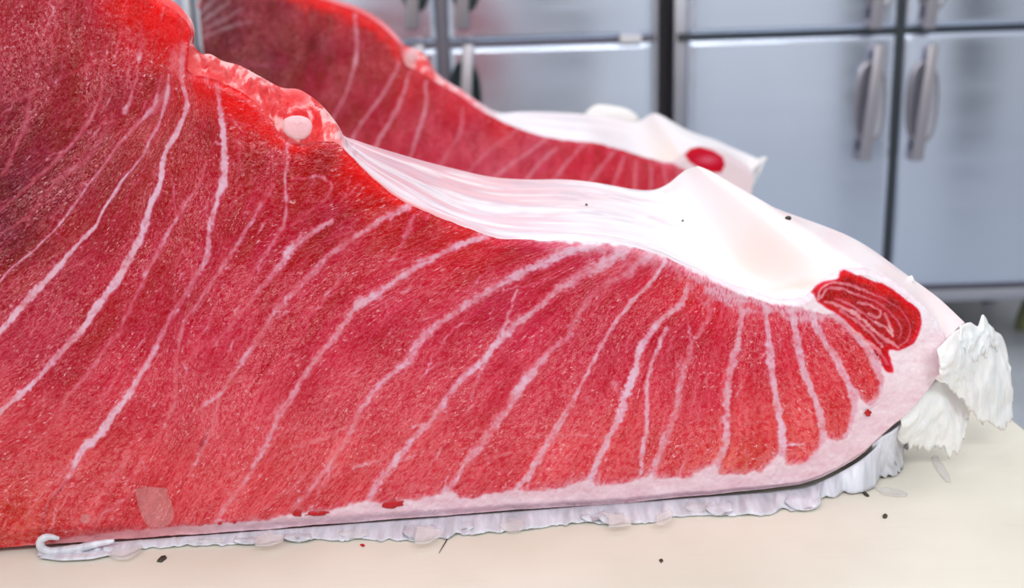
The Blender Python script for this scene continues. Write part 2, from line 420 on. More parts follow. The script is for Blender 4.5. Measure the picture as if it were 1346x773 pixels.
def septa_coord(curves, X, Y):
    """continuous index between neighbouring sinew curves"""
    xs = []
    for c in curves:
        P, _ = smooth_poly(c, 6.0); o = np.argsort(P[:, 1]); P = P[o]
        y = P[:, 1]; x = P[:, 0]
        v = np.interp(Y, y, x)
        k = min(6, len(P) - 1)
        st = np.clip((x[k] - x[0]) / max(y[k] - y[0], 1), -1.6, 1.0); sb = np.clip((x[-1] - x[-1 - k]) / max(y[-1] - y[-1 - k], 1), -1.2, 1.0)
        v = np.where(Y < y[0], x[0] + (Y - y[0]) * st, np.where(Y > y[-1], x[-1] + (Y - y[-1]) * sb, v))
        xs.append(v)
    xs = np.maximum.accumulate(np.stack(xs, 0) + np.arange(len(curves)).reshape((-1,) + (1,) * X.ndim) * 0.5, axis=0)
    idx = (xs < X[None]).sum(0)
    n = len(curves)
    wid = np.maximum(np.median((xs[1:] - xs[:-1]).reshape(n - 1, -1), axis=1), 34.0); cum = np.concatenate([[0, 70.0], 70.0 + np.cumsum(wid), [1e4]])
    lo = np.take_along_axis(xs, np.clip(idx - 1, 0, n - 1)[None], 0)[0]; hi = np.take_along_axis(xs, np.clip(idx, 0, n - 1)[None], 0)[0]
    fr = np.where(idx == 0, (X - hi) / 70.0, np.where(idx == n, (X - lo) / 70.0, (X - lo) / np.maximum(hi - lo, 1.0)))
    fr = np.where(idx == 0, fr, np.clip(fr, 0, 3))
    s_ = np.where(idx == 0, fr, idx + fr); u_ = np.where(idx == 0, 70 * fr + 70, np.where(idx == n, cum[n] + fr * 70, cum[np.clip(idx, 0, n)] + fr * np.concatenate([[70], wid, [70]])[np.clip(idx, 0, n)]))
    return idx, s_, u_

def build_block(cfg):
    P0, n = np.array(cfg['p0'], float), np.array(cfg['n'], float)      # face plane
    n = n / np.linalg.norm(n)                                           # towards the camera
    back = -np.array([n[0], n[1], 0]); back /= np.linalg.norm(back)
    k = cfg['mm']                                                       # metres per face unit
    root = cfg['root']
    T = cfg['outline']
    A = np.array([t[0] for t in T], float); B = np.array([t[1] for t in T], float); D = np.array([t[2] for t in T], float)
    if cfg.get('auto_bottom'):
        Ap = on_plane(A[:, 0], A[:, 1], P0, n)
        ax = np.cross(n, [0, 0, 1]); ax /= np.linalg.norm(ax)
        base = Ap.copy(); base[:, 2] = cfg['base_z']
        up = np.cross(ax, n); tt = (cfg['base_z'] - Ap[:, 2]) / up[2]; base = Ap + up * tt[:, None]
        v = base - CAM; S = F_PX / (v @ FWD)
        C = np.stack([673 + (v @ RGT) * S, 386.5 - (v @ UPV) * S], -1)
        if 'end_lift' in cfg:
            m, dx, dy = cfg['end_lift']
            for q in range(m): C[-1 - q] += np.array([dx, dy]) * ((m - q) / m) ** 1.5
    else:
        C = np.array([t[3] for t in T], float)
    ch = np.maximum(np.maximum(np.hypot(*(A[1:] - A[:-1]).T), np.hypot(*(C[1:] - C[:-1]).T)), 1.0)
    ts = np.concatenate([[0], np.cumsum(ch)])
    nc = int(ts[-1] / cfg['step']) + 1; tt = np.linspace(0, ts[-1], nc)
    a = hermite(ts, A, tt); b = hermite(ts, B, tt); c = hermite(ts, C, tt); dep = hermite(ts, D[:, None], tt)[:, 0]
    rs = np.random.RandomState(cfg['seed'])
    a[:, 1] += (fbm(tt * .05, tt * 0, cfg['seed'], 4) - .5) * cfg.get('rag', 4.0)
    nr = cfg['rows']; v = np.linspace(0, 1, nr)
    gx = a[None, :, 0] * (1 - v[:, None]) + c[None, :, 0] * v[:, None]
    gy = a[None, :, 1] * (1 - v[:, None]) + c[None, :, 1] * v[:, None]
    V = on_plane(gx, gy, P0, n)
    fld = cfg['field']
    col = fld.sample(fld.col, gx, gy); fat = fld.sample(fld.fat, gx, gy); sw = fld.sample(fld.sin, gx, gy)
    s_idx, s_co, u_co = septa_coord(cfg['septa'], gx, gy)
    # relief: sinews stand proud, lean muscle slightly swollen, soft undulation
    rel = (sw * .0007 + (fbm(gx * .03, gy * .03, 5, 4) - .5) * .0035 + (fbm(gx * .16, gy * .16, 9, 2) - .5) * .0009) * (k / .00066)
    edge = np.minimum(v[:, None] * (c[None, :, 1] - a[None, :, 1]), 1e9)          # rounding at the top edge
    rel = rel - .0045 * (1 - sstep(0, 9, edge)) * (k / .00066)
    rel = rel - .006 * sstep(.965, 1.0, v)[:, None] * (k / .00066)
    V = V + n * rel[..., None]
    du = np.gradient(V, axis=1); dv = np.gradient(V, axis=0)
    nrm = np.cross(dv, du); nrm /= np.maximum(np.linalg.norm(nrm, axis=-1, keepdims=True), 1e-12)
    if (nrm @ n).mean() < 0: nrm = -nrm; flip = True
    else: flip = False
    Fq = grid_faces(nr, nc)
    if flip is False: Fq = Fq[:, ::-1]
    pa = V.reshape(-1, 3); colf = np.clip((lin(col.reshape(-1, 3)) * .98 - .016) / cfg.get('lit', 1.0), .001, .96); fatf = fat.reshape(-1); nf = nrm.reshape(-1, 3)
    uv = np.stack([u_co.reshape(-1) * cfg.get('grain_s', 1.0), gy.reshape(-1) * cfg.get('grain_s', 1.0)], -1)
    cx = gx.reshape(-1)[Fq].mean(1); cy = gy.reshape(-1)[Fq].mean(1)
    lab = fld.nearest(fld.lab, cx, cy); zone = fld.nearest(fld.zone, cx, cy); seg = s_idx.reshape(-1)[Fq].max(1)
    key = np.where(zone == 2, 9000, np.where(zone == 1, 8000, np.where(lab >= 0, 1000 + lab, seg)))
    for kk in np.unique(key):
        fs = Fq[key == kk]
        if len(fs) < 30:
            continue
        u, inv = np.unique(fs, return_inverse=True); fs = inv.reshape(fs.shape)
        name = 'dark_muscle' if kk == 9000 else 'fat_rim' if kk == 8000 else 'sinew' if kk >= 1000 else 'muscle_segment'
        o = mesh_np(name, pa[u], fs, cfg['mat'], root, colf[u], uv[u], fatf[u], True, nf[u])
        if name == 'dark_muscle': o['label'] = cfg['dark_label']
        if name == 'fat_rim': o['label'] = 'pinkish white fat along the bottom and end of the cut face'
    # top surface between the face edge and the far silhouette
    m = cfg['top_rows']; w = np.linspace(0, 1, m)
    At = V[0]; Bt = np.stack([on_plane(np.array([b[i, 0]]), np.array([b[i, 1]]), P0 + back * dep[i], n)[0] for i in range(nc)])
    tx = a[None, :, 0] * (1 - w[:, None]) + b[None, :, 0] * w[:, None]; ty = a[None, :, 1] * (1 - w[:, None]) + b[None, :, 1] * w[:, None]
    ker = np.hanning(63); ker /= ker.sum(); Ap_ = np.concatenate([np.repeat(At[:1], 31, 0), At, np.repeat(At[-1:], 31, 0)])
    As = np.stack([np.convolve(Ap_[:, q_], ker, 'valid') for q_ in range(3)], -1)
    keep = np.maximum(np.clip(1 - w / .15, 0, 1)[:, None, None], (1 - sstep(ts[cfg['crest_end']], ts[cfg['crest_end']] + 80, tt))[None, :, None])
    Tp = (As[None] + (At - As)[None] * keep) * (1 - w[:, None, None]) + Bt[None] * w[:, None, None]
    off = cfg['top_relief'](tx, ty, w[:, None], np.broadcast_to(a[None, :, 0], tx.shape)) * (k / .00066)
    Tp = Tp + ZUP * off[..., None]
    kr = np.hanning(33); kr /= kr.sum(); sm = np.stack([np.stack([np.convolve(np.concatenate([np.repeat(Tp[r_, :1, q_], 16), Tp[r_, :, q_], np.repeat(Tp[r_, -1:, q_], 16)]), kr, 'valid') for q_ in range(3)], -1) for r_ in range(m)], 0)
    kp = (sstep(.12, .4, w)[:, None] * sstep(ts[cfg['crest_end']] + 60, ts[cfg['crest_end']] + 160, tt)[None, :] * (1 - sstep(tt[-1] - 80, tt[-1] - 30, tt))[None, :])[..., None]
    Tp = Tp * (1 - kp) + sm * kp
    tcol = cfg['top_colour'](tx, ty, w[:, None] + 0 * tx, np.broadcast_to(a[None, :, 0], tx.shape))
    tuv = np.stack([tx.reshape(-1), (w[:, None] * 80 + 0 * tx).reshape(-1)], -1)
    Ft = grid_faces(m, nc); fx = np.broadcast_to(a[None, :, 0], tx.shape).reshape(-1)[Ft].mean(1)
    fx_i = (Ft % nc).min(1)
    split = int(np.searchsorted(tt, ts[cfg['crest_end']]))
    split0 = int(np.searchsorted(tt, ts[cfg['lobe_end']]))
    for nm, msk, mat_, lb in (('crest', (fx_i < split), M_CREST, 'wet bumpy red and pink ridge on top'), ('membrane', fx_i >= split, M_MEMB, 'smooth white membrane over the top')):
        fs = Ft[msk]
        if not len(fs): continue
        u, inv = np.unique(fs, return_inverse=True)
        uu = tuv[u] if nm == 'membrane' else np.stack([tx.reshape(-1)[u], ty.reshape(-1)[u]], -1)
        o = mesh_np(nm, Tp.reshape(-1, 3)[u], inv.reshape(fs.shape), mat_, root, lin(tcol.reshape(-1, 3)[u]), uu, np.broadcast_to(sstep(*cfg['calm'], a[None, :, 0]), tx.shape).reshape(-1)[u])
        o['label'] = lb
    # body hull: far side, underside and ends
    sub = np.unique(np.concatenate([np.arange(0, nc, 6), [nc - 1]]))
    Bs = Tp[-1][sub]; Cs = V[-1][sub]; ds = dep[sub]
    bb = Cs + back * (np.maximum(ds, .02) * 1.0 + .05 * np.minimum(1, ds / .1))[:, None]; bb[:, 2] = cfg['base_z'] + .004
    midp = Bs * .45 + bb * .55 + back * (np.minimum(ds, .1) * .35)[:, None]; midp[:, 2] = np.maximum(midp[:, 2], cfg['base_z'] + .004)
    mid0 = Bs * .86 + (Cs + back * ds[:, None]) * .14
    rows = np.stack([Bs, mid0, midp, bb, Cs], 0)
    hf = grid_faces(5, len(sub)); hc = (hf % len(sub)).max(1); cut = int(np.searchsorted(sub, split))
    for nm, fs, mt in (('back_flesh', hf[hc <= cut], M_BACK), ('skin', hf[hc > cut], cfg['skin_mat'])):
        u, inv = np.unique(fs, return_inverse=True); mesh_np(nm, rows.reshape(-1, 3)[u], inv.reshape(fs.shape), mt, root)
    # end caps
    for e in (0, -1):
        ring = np.concatenate([V[:, e][::max(1, nr // 30)], rows[::-1][1:, e], Tp[::-1, e][1:]], 0)
        cap = np.concatenate([ring, ring.mean(0, keepdims=True)], 0); q = len(ring)
        mesh_np('end_face', cap, np.array([[i, (i + 1) % q, q] for i in range(q)]), cfg['skin_mat'], root, smooth=False)
    return dict(P0=P0, n=n, back=back, a=a, b=b, c=c, tt=tt, ts=ts, V=V, Tp=Tp, k=k)

# ---- front block -------------------------------------------------------------
q0 = on_board(150, 713, .006); q1 = on_board(1000, 648, .006)
ud = (q1 - q0); ud[2] = 0; ud /= np.linalg.norm(ud)
N1 = np.array([ud[1], -ud[0], .0]); N1 = N1 / np.linalg.norm(N1) + np.array([0, 0, .07])
OUT1 = [
 ((-130, -150), (-128, -156), .04, (-130, 733)), ((0, -118), (3, -124), .04, (0, 724)), ((100, -66), (105, -72), .04, (60, 719)),
 ((170, -24), (175, -30), .035, (110, 716)), ((205, 0), (211, -4), .03, (140, 713)), ((232, 17), (238, 12), .03, (165, 712)),
 ((247, 33), (253, 29), .03, (185, 711)), ((250, 46), (256, 43), .03, (195, 710)), ((243, 57), (253, 54), .03, (203, 709)),
 ((236, 68), (256, 61), .03, (212, 708)), ((238, 82), (264, 70), .035, (222, 708)), ((250, 95), (276, 71), .04, (235, 707)),
 ((275, 103), (293, 80), .045, (255, 706)), ((300, 113), (315, 86), .05, (280, 704)), ((330, 129), (341, 100), .05, (308, 702)),
 ((352, 152), (370, 115), .05, (330, 701)), ((370, 178), (394, 118), .05, (348, 700)), ((390, 190), (412, 129), .05, (368, 698)),
 ((420, 187), (430, 146), .05, (398, 695)), ((440, 187), (444, 164), .05, (420, 693)), ((456, 201), (451, 177), .06, (442, 692)),
 ((480, 226), (470, 185), .08, (472, 690)), ((505, 248), (497, 194), .10, (502, 687)), ((530, 266), (527, 203), .14, (532, 685)),
 ((570, 283), (562, 213), .18, (572, 682)), ((610, 299), (598, 222), .22, (612, 679)), ((648, 313), (641, 232), .25, (648, 676)),
 ((700, 317), (690, 236), .25, (700, 672)), ((760, 318), (745, 236), .25, (760, 669)), ((820, 322), (795, 242), .25, (820, 665)),
 ((870, 336), (833, 249), .25, (872, 659)), ((905, 352), (858, 250), .25, (908, 656)), ((940, 366), (876, 243), .24, (942, 653)),
 ((980, 380), (890, 232), .23, (985, 648)), ((1030, 394), (902, 223), .22, (1030, 643)), ((1060, 390), (910, 220), .21, (1062, 638)),
 ((1078, 372), (914, 219), .205, (1085, 629)), ((1106, 355), (920, 219), .20, (1112, 615)), ((1126, 353), (945, 230), .19, (1134, 601)),
 ((1150, 358), (1005, 268), .17, (1160, 578)), ((1178, 371), (1070, 292), .15, (1180, 560)), ((1205, 392), (1130, 317), .12, (1196, 544)),
 ((1228, 417), (1190, 360), .08, (1214, 522)), ((1243, 438), (1235, 393), .05, (1228, 503)), ((1254, 455), (1268, 424), .03, (1236, 488)),
]
L1 = [(150, -40), (138, 60), (135, 97), (134, 127), (124, 150), (97, 187), (67, 217), (43, 240), (3, 275), (-60, 330), (-110, 380)]
L2 = [(214, 100), (200, 143), (180, 164), (150, 197), (127, 230), (147, 203), (124, 233), (84, 285), (60, 314), (20, 349), (0, 369), (-60, 420)]
L2 = [(214, 100), (200, 143), (180, 164), (152, 196), (126, 231), (84, 285), (60, 314), (20, 349), (0, 369), (-60, 420)]
L3 = [(222, 98), (219, 134), (207, 167), (197, 187), (174, 222), (154, 250), (140, 270), (124, 297), (90, 334), (60, 370), (37, 392), (13, 421), (0, 434), (-60, 490)]
L4 = [(243, 62), (239, 100), (244, 144), (234, 167), (224, 187), (214, 217), (209, 247), (200, 263), (190, 297), (179, 324), (160, 357), (144, 384), (122, 414), (114, 427), (90, 452), (62, 483), (33, 513), (0, 543), (-60, 590)]
L5 = [(284, 110), (289, 150), (294, 184), (296, 222), (294, 238), (286, 267), (277, 300), (274, 327), (257, 364), (231, 407), (207, 451), (197, 470), (177, 507), (164, 527), (144, 554), (130, 572), (110, 590), (92, 624), (67, 654), (55, 690)]
L6 = [(272, 212), (261, 243), (241, 273), (221, 307), (207, 330), (187, 370), (174, 397), (160, 430), (134, 465), (117, 490), (90, 522), (70, 560)]
L7 = [(377, 187), (378, 203), (374, 243), (374, 293), (361, 317), (330, 360), (300, 410)]
L8 = [(361, 243), (338, 277), (314, 317), (291, 354), (267, 387), (241, 427), (257, 420)]
L8 = [(361, 243), (338, 277), (314, 317), (291, 354), (267, 387), (241, 427), (232, 470), (227, 537), (214, 564), (190, 610)]
L9 = [(538, 272), (510, 283), (477, 307), (440, 330), (408, 360), (364, 407), (338, 447), (318, 477), (291, 517), (278, 570), (261, 597), (249, 625)]
L9b = [(291, 517), (270, 532), (250, 546)]
L10 = [(435, 290), (398, 315), (384, 327), (368, 350), (330, 395), (290, 440), (257, 462), (234, 490)]
L11 = [(640, 310), (600, 324), (560, 344), (534, 360), (500, 383), (467, 407), (440, 444), (410, 480), (384, 520), (370, 540), (354, 574), (334, 614), (300, 660), (284, 690)]
L12 = [(788, 319), (751, 330), (711, 347), (664, 370), (634, 387), (594, 414), (552, 448), (534, 477), (507, 500), (480, 530), (460, 567), (434, 610), (417, 634), (387, 666)]
L13 = [(828, 326), (800, 344), (748, 370), (701, 410), (667, 437), (650, 457), (628, 480), (601, 503), (577, 537), (544, 577), (517, 610), (490, 647), (482, 662)]
L13b = [(679, 382), (671, 405), (664, 427), (647, 456), (632, 490), (618, 525)]
L14 = [(856, 334), (837, 350), (784, 384), (766, 405), (748, 440), (714, 470), (678, 520), (654, 554), (621, 600), (587, 645)]
L15 = [(876, 343), (860, 367), (827, 400), (797, 444), (783, 470), (760, 513), (735, 560), (711, 597), (690, 630), (676, 644)]
L16 = [(906, 366), (894, 400), (874, 417), (854, 437), (840, 460), (834, 490), (822, 522), (804, 570), (784, 607), (773, 640)]
L16b = [(877, 430), (860, 467), (850, 509), (849, 567), (844, 594), (842, 620)]
L17 = [(936, 385), (930, 420), (910, 450), (900, 490), (890, 528), (884, 550), (870, 590), (856, 630)]
L18 = [(974, 390), (970, 447), (959, 490), (954, 534), (954, 580), (941, 612), (934, 625)]
L19 = [(1004, 387), (1009, 430), (1014, 487), (1019, 520), (1028, 574), (1025, 600), (1012, 622)]
L20 = [(1041, 400), (1047, 447), (1061, 500), (1073, 530), (1081, 562), (1082, 586), (1068, 606)]
L21 = [(1065, 394), (1072, 427), (1092, 460), (1110, 494), (1124, 522), (1125, 550), (1112, 576)]
L22 = [(1084, 405), (1108, 424), (1130, 446), (1148, 474), (1158, 500), (1157, 522), (1142, 534)]
SEPTA1 = [L1, L2, L3, L4, L5, L8, L9, L11, L12, L13, L14, L15, L16, L17, L18, L19, L20, L21, L22]

CTRL1 = [(20, 20, (156, 36, 50)), (100, 20, (154, 32, 46)), (60, 100, (140, 30, 46)), (10, 160, (124, 28, 50)), (150, 120, (136, 22, 40)), (20, 250, (104, 26, 46)), (70, 250, (112, 18, 40)),
 (0, 300, (104, 28, 48)), (120, 200, (138, 22, 42)), (205, 18, (238, 14, 22)), (230, 45, (238, 18, 25)), (218, 72, (206, 14, 25)), (165, 12, (214, 20, 28)), (130, 60, (165, 33, 48)), (200, 112, (150, 18, 38)),
 (180, 55, (190, 20, 34)), (-60, 60, (150, 45, 60)), (-80, 300, (120, 40, 58)), (-80, 600, (205, 58, 76)),
 (258, 110, (214, 10, 25)), (310, 132, (226, 8, 18)), (342, 162, (206, 12, 28)), (270, 180, (162, 16, 40)), (340, 220, (162, 18, 42)), (420, 212, (158, 18, 40)), (410, 195, (190, 16, 30)), (462, 222, (216, 24, 30)), (505, 258, (206, 20, 30)),
 (180, 280, (162, 20, 45)), (100, 300, (166, 26, 50)), (250, 280, (170, 22, 48)), (330, 300, (176, 26, 52)), (440, 290, (168, 26, 52)), (40, 380, (165, 30, 55)), (160, 400, (185, 36, 60)), (250, 380, (178, 28, 55)),
 (60, 450, (180, 40, 65)), (20, 560, (202, 55, 75)), (180, 500, (202, 50, 75)), (300, 450, (195, 43, 68)), (400, 400, (190, 38, 65)), (550, 300, (186, 22, 45)), (605, 312, (206, 25, 38)), (520, 420, (195, 43, 70)), (450, 500, (206, 60, 85)),
 (300, 560, (212, 66, 88)), (100, 620, (214, 72, 88)), (30, 690, (202, 60, 62)), (220, 650, (210, 58, 75)), (350, 640, (214, 66, 82)), (450, 620, (214, 68, 86)), (560, 600, (217, 75, 95)), (600, 470, (206, 56, 82)), (650, 400, (188, 36, 68)),
 (720, 340, (196, 36, 66)), (760, 360, (186, 28, 60)), (820, 350, (196, 40, 70)), (870, 360, (200, 30, 55)), (912, 372, (210, 30, 45)), (800, 450, (196, 43, 72)), (700, 520, (208, 58, 85)), (740, 600, (217, 68, 86)), (880, 450, (196, 40, 68)),
 (960, 390, (206, 40, 60)), (830, 590, (216, 70, 86)), (920, 520, (206, 50, 75)), (990, 450, (206, 46, 72)), (980, 560, (217, 66, 80)), (970, 610, (222, 82, 82)), (1060, 430, (206, 38, 60)), (1060, 560, (220, 72, 80)), (1100, 500, (214, 60, 72)),
 (1140, 470, (206, 45, 50)), (1120, 440, (192, 28, 45))]
RED1 = [(-200, -200), (0, -160), (120, -90), (210, -10), (262, 20), (262, 60), (280, 70), (420, 130), (450, 178), (480, 210), (510, 240), (535, 258), (575, 276), (612, 294), (648, 309), (700, 317), (760, 321), (800, 322), (838, 328), (877, 340), (914, 358), (944, 374),
 (971, 387), (1017, 399), (1047, 405), (1084, 412), (1101, 410), (1128, 438), (1150, 462), (1162, 492), (1158, 518), (1146, 535), (1136, 528), (1128, 520), (1125, 545), (1117, 570), (1101, 581), (1086, 576), (1081, 588), (1067, 601), (1053, 610), (1034, 612), (1030, 600), (1023, 600),
 (1000, 619), (977, 624), (947, 624), (940, 611), (930, 614), (903, 629), (864, 628), (856, 624), (820, 637), (782, 639), (774, 630), (754, 637), (705, 646), (676, 643), (628, 654), (603, 655), (594, 643), (548, 657), (490, 661), (482, 656), (449, 668), (369, 679), (340, 685), (271, 690), (181, 697), (99, 708), (40, 722), (-200, 760)]
EYE1 = [(1069, 385), (1081, 373), (1104, 364), (1108, 358), (1134, 366), (1168, 378), (1192, 395), (1207, 408), (1210, 428), (1203, 448), (1183, 460), (1168, 460), (1171, 475), (1173, 490), (1166, 489), (1158, 472), (1145, 455), (1128, 438), (1104, 415), (1087, 405), (1074, 395)]

f1 = Field(-150, -175, 1285, 790, 1.0)
f1.base(CTRL1)
f1.col[..., 1] += sstep(420, 600, f1.Y) * 12
si, sc_, _ = septa_coord(SEPTA1, f1.X[::2, ::2], f1.Y[::2, ::2])
sc_full = f1.sample_low(sc_, 2)
st1 = fbm(sc_full * 9, f1.Y * .012, 21, 4) - .5; st2 = fbm(sc_full * 26, f1.Y * .03, 25, 3) - .5; pt = fbm(f1.X * .02, f1.Y * .02, 31, 4) - .5
f1.col += (st1[..., None] * np.array([34, 50, 50]) + st2[..., None] * np.array([14, 22, 22]) + pt[..., None] * np.array([34, 34, 36]))
f1.line([(240, 60), (232, 80), (238, 104)], [12, 20, 6], [.55, .7, .5], 77, 1.4, color=(248, 150, 150)); f1.line([(262, 112), (290, 122), (330, 142), (352, 166), (372, 188), (400, 200)], [10, 24, 28, 24, 16, 8], [.5, .85, .95, .85, .7, .4], 83, 1.6, color=(240, 8, 18)); f1.line([(452, 205), (480, 235), (510, 258), (545, 276)], [10, 14, 12, 6], [.8, .8, .7, .3], 85, 1.6, color=(232, 22, 22)); f1.line([(247, 100), (275, 110), (305, 122), (335, 140), (358, 168), (380, 190)], [5, 7, 8, 9, 8, 6], [.4, .5, .5, .6, .6, .4], 79, 1.5, color=(236, 110, 104))
# dark slit lines in the flesh
for pts, w in (([(66, 655), (58, 680), (54, 700)], 3), ([(92, 626), (78, 645), (66, 660)], 2.5), ([(275, 560), (266, 585), (258, 605)], 4), ([(64, 252), (30, 295), (0, 330)], 8), ([(150, 165), (120, 205), (90, 240)], 9)):
    f1.line(pts, [w * .5, w, w * .4], [.3, .7, .3], 300 + w.__hash__() % 50, 1.5, label=None, color=(120, 22, 42))
SIN1 = [  # points, widths, strengths
 (L1, [3, 4, 4, 6, 5, 5, 4], [0, .1, .55, .6, .45, .3, .2], 1.2), (L2, [4, 5, 3, 3, 3, 3.5], [.55, .6, .7, .85, .8, .65], 1.0), (L3, [4, 4.5, 4, 4.5, 6.5, 9, 9, 8], [.7, .75, .85, .9, .95, .95, .95, .95], .7),
 (L4, [8, 6, 7, 7.5, 10, 9.5, 11, 7, 7, 8, 7], [.5, .75, .95, .95, 1, 1, 1, .8, .9, .9, .9], .6), (L5, [5, 7, 10, 7, 7, 8, 6, 6, 9, 10, 4, 4], [.35, .85, 1, .75, .6, .35, .5, .8, .95, .8, .3, .25], .75),
 (L6, [4, 5, 5, 6, 5], [.35, .55, .45, .4, .25], 1.3), (L7, [4, 4, 5, 5], [.55, .6, .35, .15], 1.3), (L8, [4, 5, 5, 5, 5, 4], [.35, .6, .45, .35, .35, .15], 1.3),
 (L9, [8, 8, 7, 6, 6, 5, 3], [.7, .55, .5, .45, .6, .35, .35], 1.3), (L9b, [4, 5, 3], [.6, .55, .2], 1), (L10, [5, 8, 6, 5, 4], [.6, .7, .4, .25, .2], 1.2),
 (L11, [8, 9, 10, 9, 8, 7, 6, 5], [.6, .62, .72, .6, .55, .5, .5, .5], 1.2), (L12, [12, 11, 10, 9, 8, 8, 6, 6], [.85, .75, .6, .55, .65, .45, .5, .45], 1.2), (L13, [14, 12, 9, 9, 9, 7, 9, 8], [.75, .55, .6, .75, .7, .55, .7, .5], 1.1),
 (L13b, [4, 5, 4], [.6, .55, .3], 1.1), (L14, [13, 10, 8, 9, 10, 8, 9, 9], [.6, .4, .45, .5, .65, .5, .6, .6], 1.3), (L15, [5, 5, 5, 5, 7, 7], [.75, .7, .65, .55, .65, .7], .9),
 (L16, [6, 10, 9, 8, 9, 9, 9, 10], [.45, .7, .7, .75, .8, .7, .75, .8], .8), (L16b, [5, 5, 5, 5], [.65, .65, .6, .6], .8), (L17, [7, 7, 8, 9, 8, 9], [.4, .55, .6, .7, .7, .8], .9),
 (L18, [7, 8, 11, 10, 9, 10], [.75, .8, .85, .85, .8, .8], .7), (L19, [9, 8, 9, 9, 10, 11], [.75, .85, .9, .95, .95, .9], .6), (L20, [11, 9, 9, 9, 9], [.8, .85, .9, .95, .9], .6), (L21, [12, 9, 11, 12, 12], [.8, .85, .9, .95, .9], .6),
 (L22, [10, 9, 9, 9, 8], [.8, .8, .85, .85, .8], .7),
 ([(41, 120), (35, 150), (33, 167), (23, 190), (5, 230)], [3, 7, 5, 5, 5], [.2, .55, .45, .6, .4], 1.3), ([(182, 88), (174, 124), (164, 147)], [4, 3, 6], [.6, .6, .85], 1), ([(152, 160), (130, 190), (107, 214), (87, 227), (60, 258), (37, 284), (0, 310), (-40, 345)], [4, 6, 8, 5, 5, 4, 5, 4], [.3, .45, .5, .45, .5, .5, .55, .4], 1.5),
 ([(184, 30), (186, 55), (182, 78)], [3, 4, 9], [.3, .35, .9], 1.1), ([(0, 136), (35, 126), (60, 112), (85, 100), (125, 84)], [4, 6, 5, 5, 3], [.15, .3, .22, .3, .25], 1.8), ([(222, 118), (205, 138), (190, 155)], [10, 12, 6], [.5, .55, .4], 1.5),
 ([(382, 236), (400, 235), (425, 234), (434, 242), (433, 256), (415, 272), (384, 296)], [3, 3, 4, 4, 5, 6, 5], [.35, .5, .75, .5, .4, .4, .4], 1.1), ([(290, 157), (310, 160), (345, 172)], [3, 2, 2], [.4, .3, .2], 1.2),
 ([(220, 318), (235, 326), (247, 338)], [3, 4, 3], [.4, .4, .3], 1.2), ([(544, 285), (533, 310), (522, 335), (505, 350)], [6, 7, 5, 5], [.5, .6, .5, .4], 1.3), ([(480, 400), (472, 394), (466, 403)], [6, 8, 7], [.7, .8, .8], .9),
 ([(466, 614), (490, 608), (510, 602)], [4, 5, 3], [.7, .7, .4], 1), ([(350, 605), (385, 590), (430, 575), (460, 560)], [3, 4, 5, 4], [.3, .45, .6, .4], 1.4), ([(300, 625), (340, 605), (370, 570), (395, 562)], [4, 3, 4, 3], [.35, .35, .4, .3], 1.3),
 ([(676, 515), (690, 502), (702, 488)], [8, 9, 6], [.7, .75, .6], 1.2), ([(735, 572), (765, 573), (800, 575)], [2, 2.5, 2], [.5, .55, .4], 1), ([(640, 603), (670, 597), (700, 592)], [3, 3, 2], [.4, .5, .3], 1.3), ([(1030, 586), (1048, 584), (1056, 585)], [2.5, 3.5, 2.5], [.8, .9, .7], .8),
 ([(896, 470), (893, 495), (890, 512)], [6, 9, 7], [.45, .55, .5], 1.2), ([(806, 505), (811, 512)], [7, 9], [.6, .6], 1), ([(844, 575), (843, 594)], [4, 6], [.6, .7], .8), ([(870, 655), (862, 640)], [6, 8], [.4, .4], 1),
 ([(110, 612), (60, 640), (30, 655)], [5, 6, 4], [.15, .25, .2], 1.5), ([(170, 598), (160, 615), (147, 632)], [5, 6, 5], [.35, .4, .3], 1.4), ([(58, 508), (55, 545), (25, 570)], [3, 3, 3], [.35, .35, .3], 1.3), ([(172, 650), (150, 665), (120, 690)], [4, 3.5, 3.5], [.35, .45, .3], 1.4), ([(50, 608), (48, 630), (46, 650)], [4, 4, 4], [.35, .4, .25], 1.3),
]
for i, (p, w, s_, so) in enumerate(SIN1):
    if 4 <= i <= 18: s_ = [min(1, q_ * 1.08 + .12) if q_ > .2 else q_ for q_ in s_]; w = [q_ * 1.08 for q_ in w]
    f1.line(p, w, s_, i * 3, so, 1.6, label=(i if max(s_) >= .55 and i < 25 else None))
# minor veins that follow the lie of the muscle
rs = np.random.RandomState(4)
ci = np.array([p for c in SEPTA1 for p in smooth_poly(c, 10)[0]]); cd = np.concatenate([np.gradient(smooth_poly(c, 10)[0], axis=0) for c in SEPTA1])
for i in range(850):
    x = rs.uniform(-60, 1120); y = rs.uniform(0, 690)
    j = np.argmin(np.hypot(ci[:, 0] - x, ci[:, 1] - y)); d = cd[j] / np.hypot(*cd[j])
    ang = math.atan2(d[1], d[0]) + rs.normal(0, .28); Ln = rs.uniform(14, 75); bend = rs.normal(0, .25)
    if rs.rand() < .18: ang += rs.choice([-1, 1]) * rs.uniform(.5, 1.0); Ln *= .5
    pts = []
    for q in np.linspace(-.5, .5, 5): pts.append((x + math.cos(ang + bend * q) * Ln * q, y + math.sin(ang + bend * q) * Ln * q))
    f1.line(pts, [1.4, rs.uniform(1.6, 3.4), 1.2], [.1, rs.uniform(.2, .6) + .25 * (rs.rand() < .3), .1], 500 + i, 1.5, 2.2)
# bits of fat scattered along the sinews, also painting in wet glints
for i in range(260):
    j = rs.randint(len(ci)); x, y = ci[j] + rs.normal(0, 9, 2); L_ = rs.uniform(1.5, 6); an = rs.uniform(0, 6.3)
    f1.line([(x, y), (x + math.cos(an) * L_, y + math.sin(an) * L_)], [rs.uniform(1.5, 4), 2], [rs.uniform(.4, .85), .4], 1200 + i, 1.0, .5)

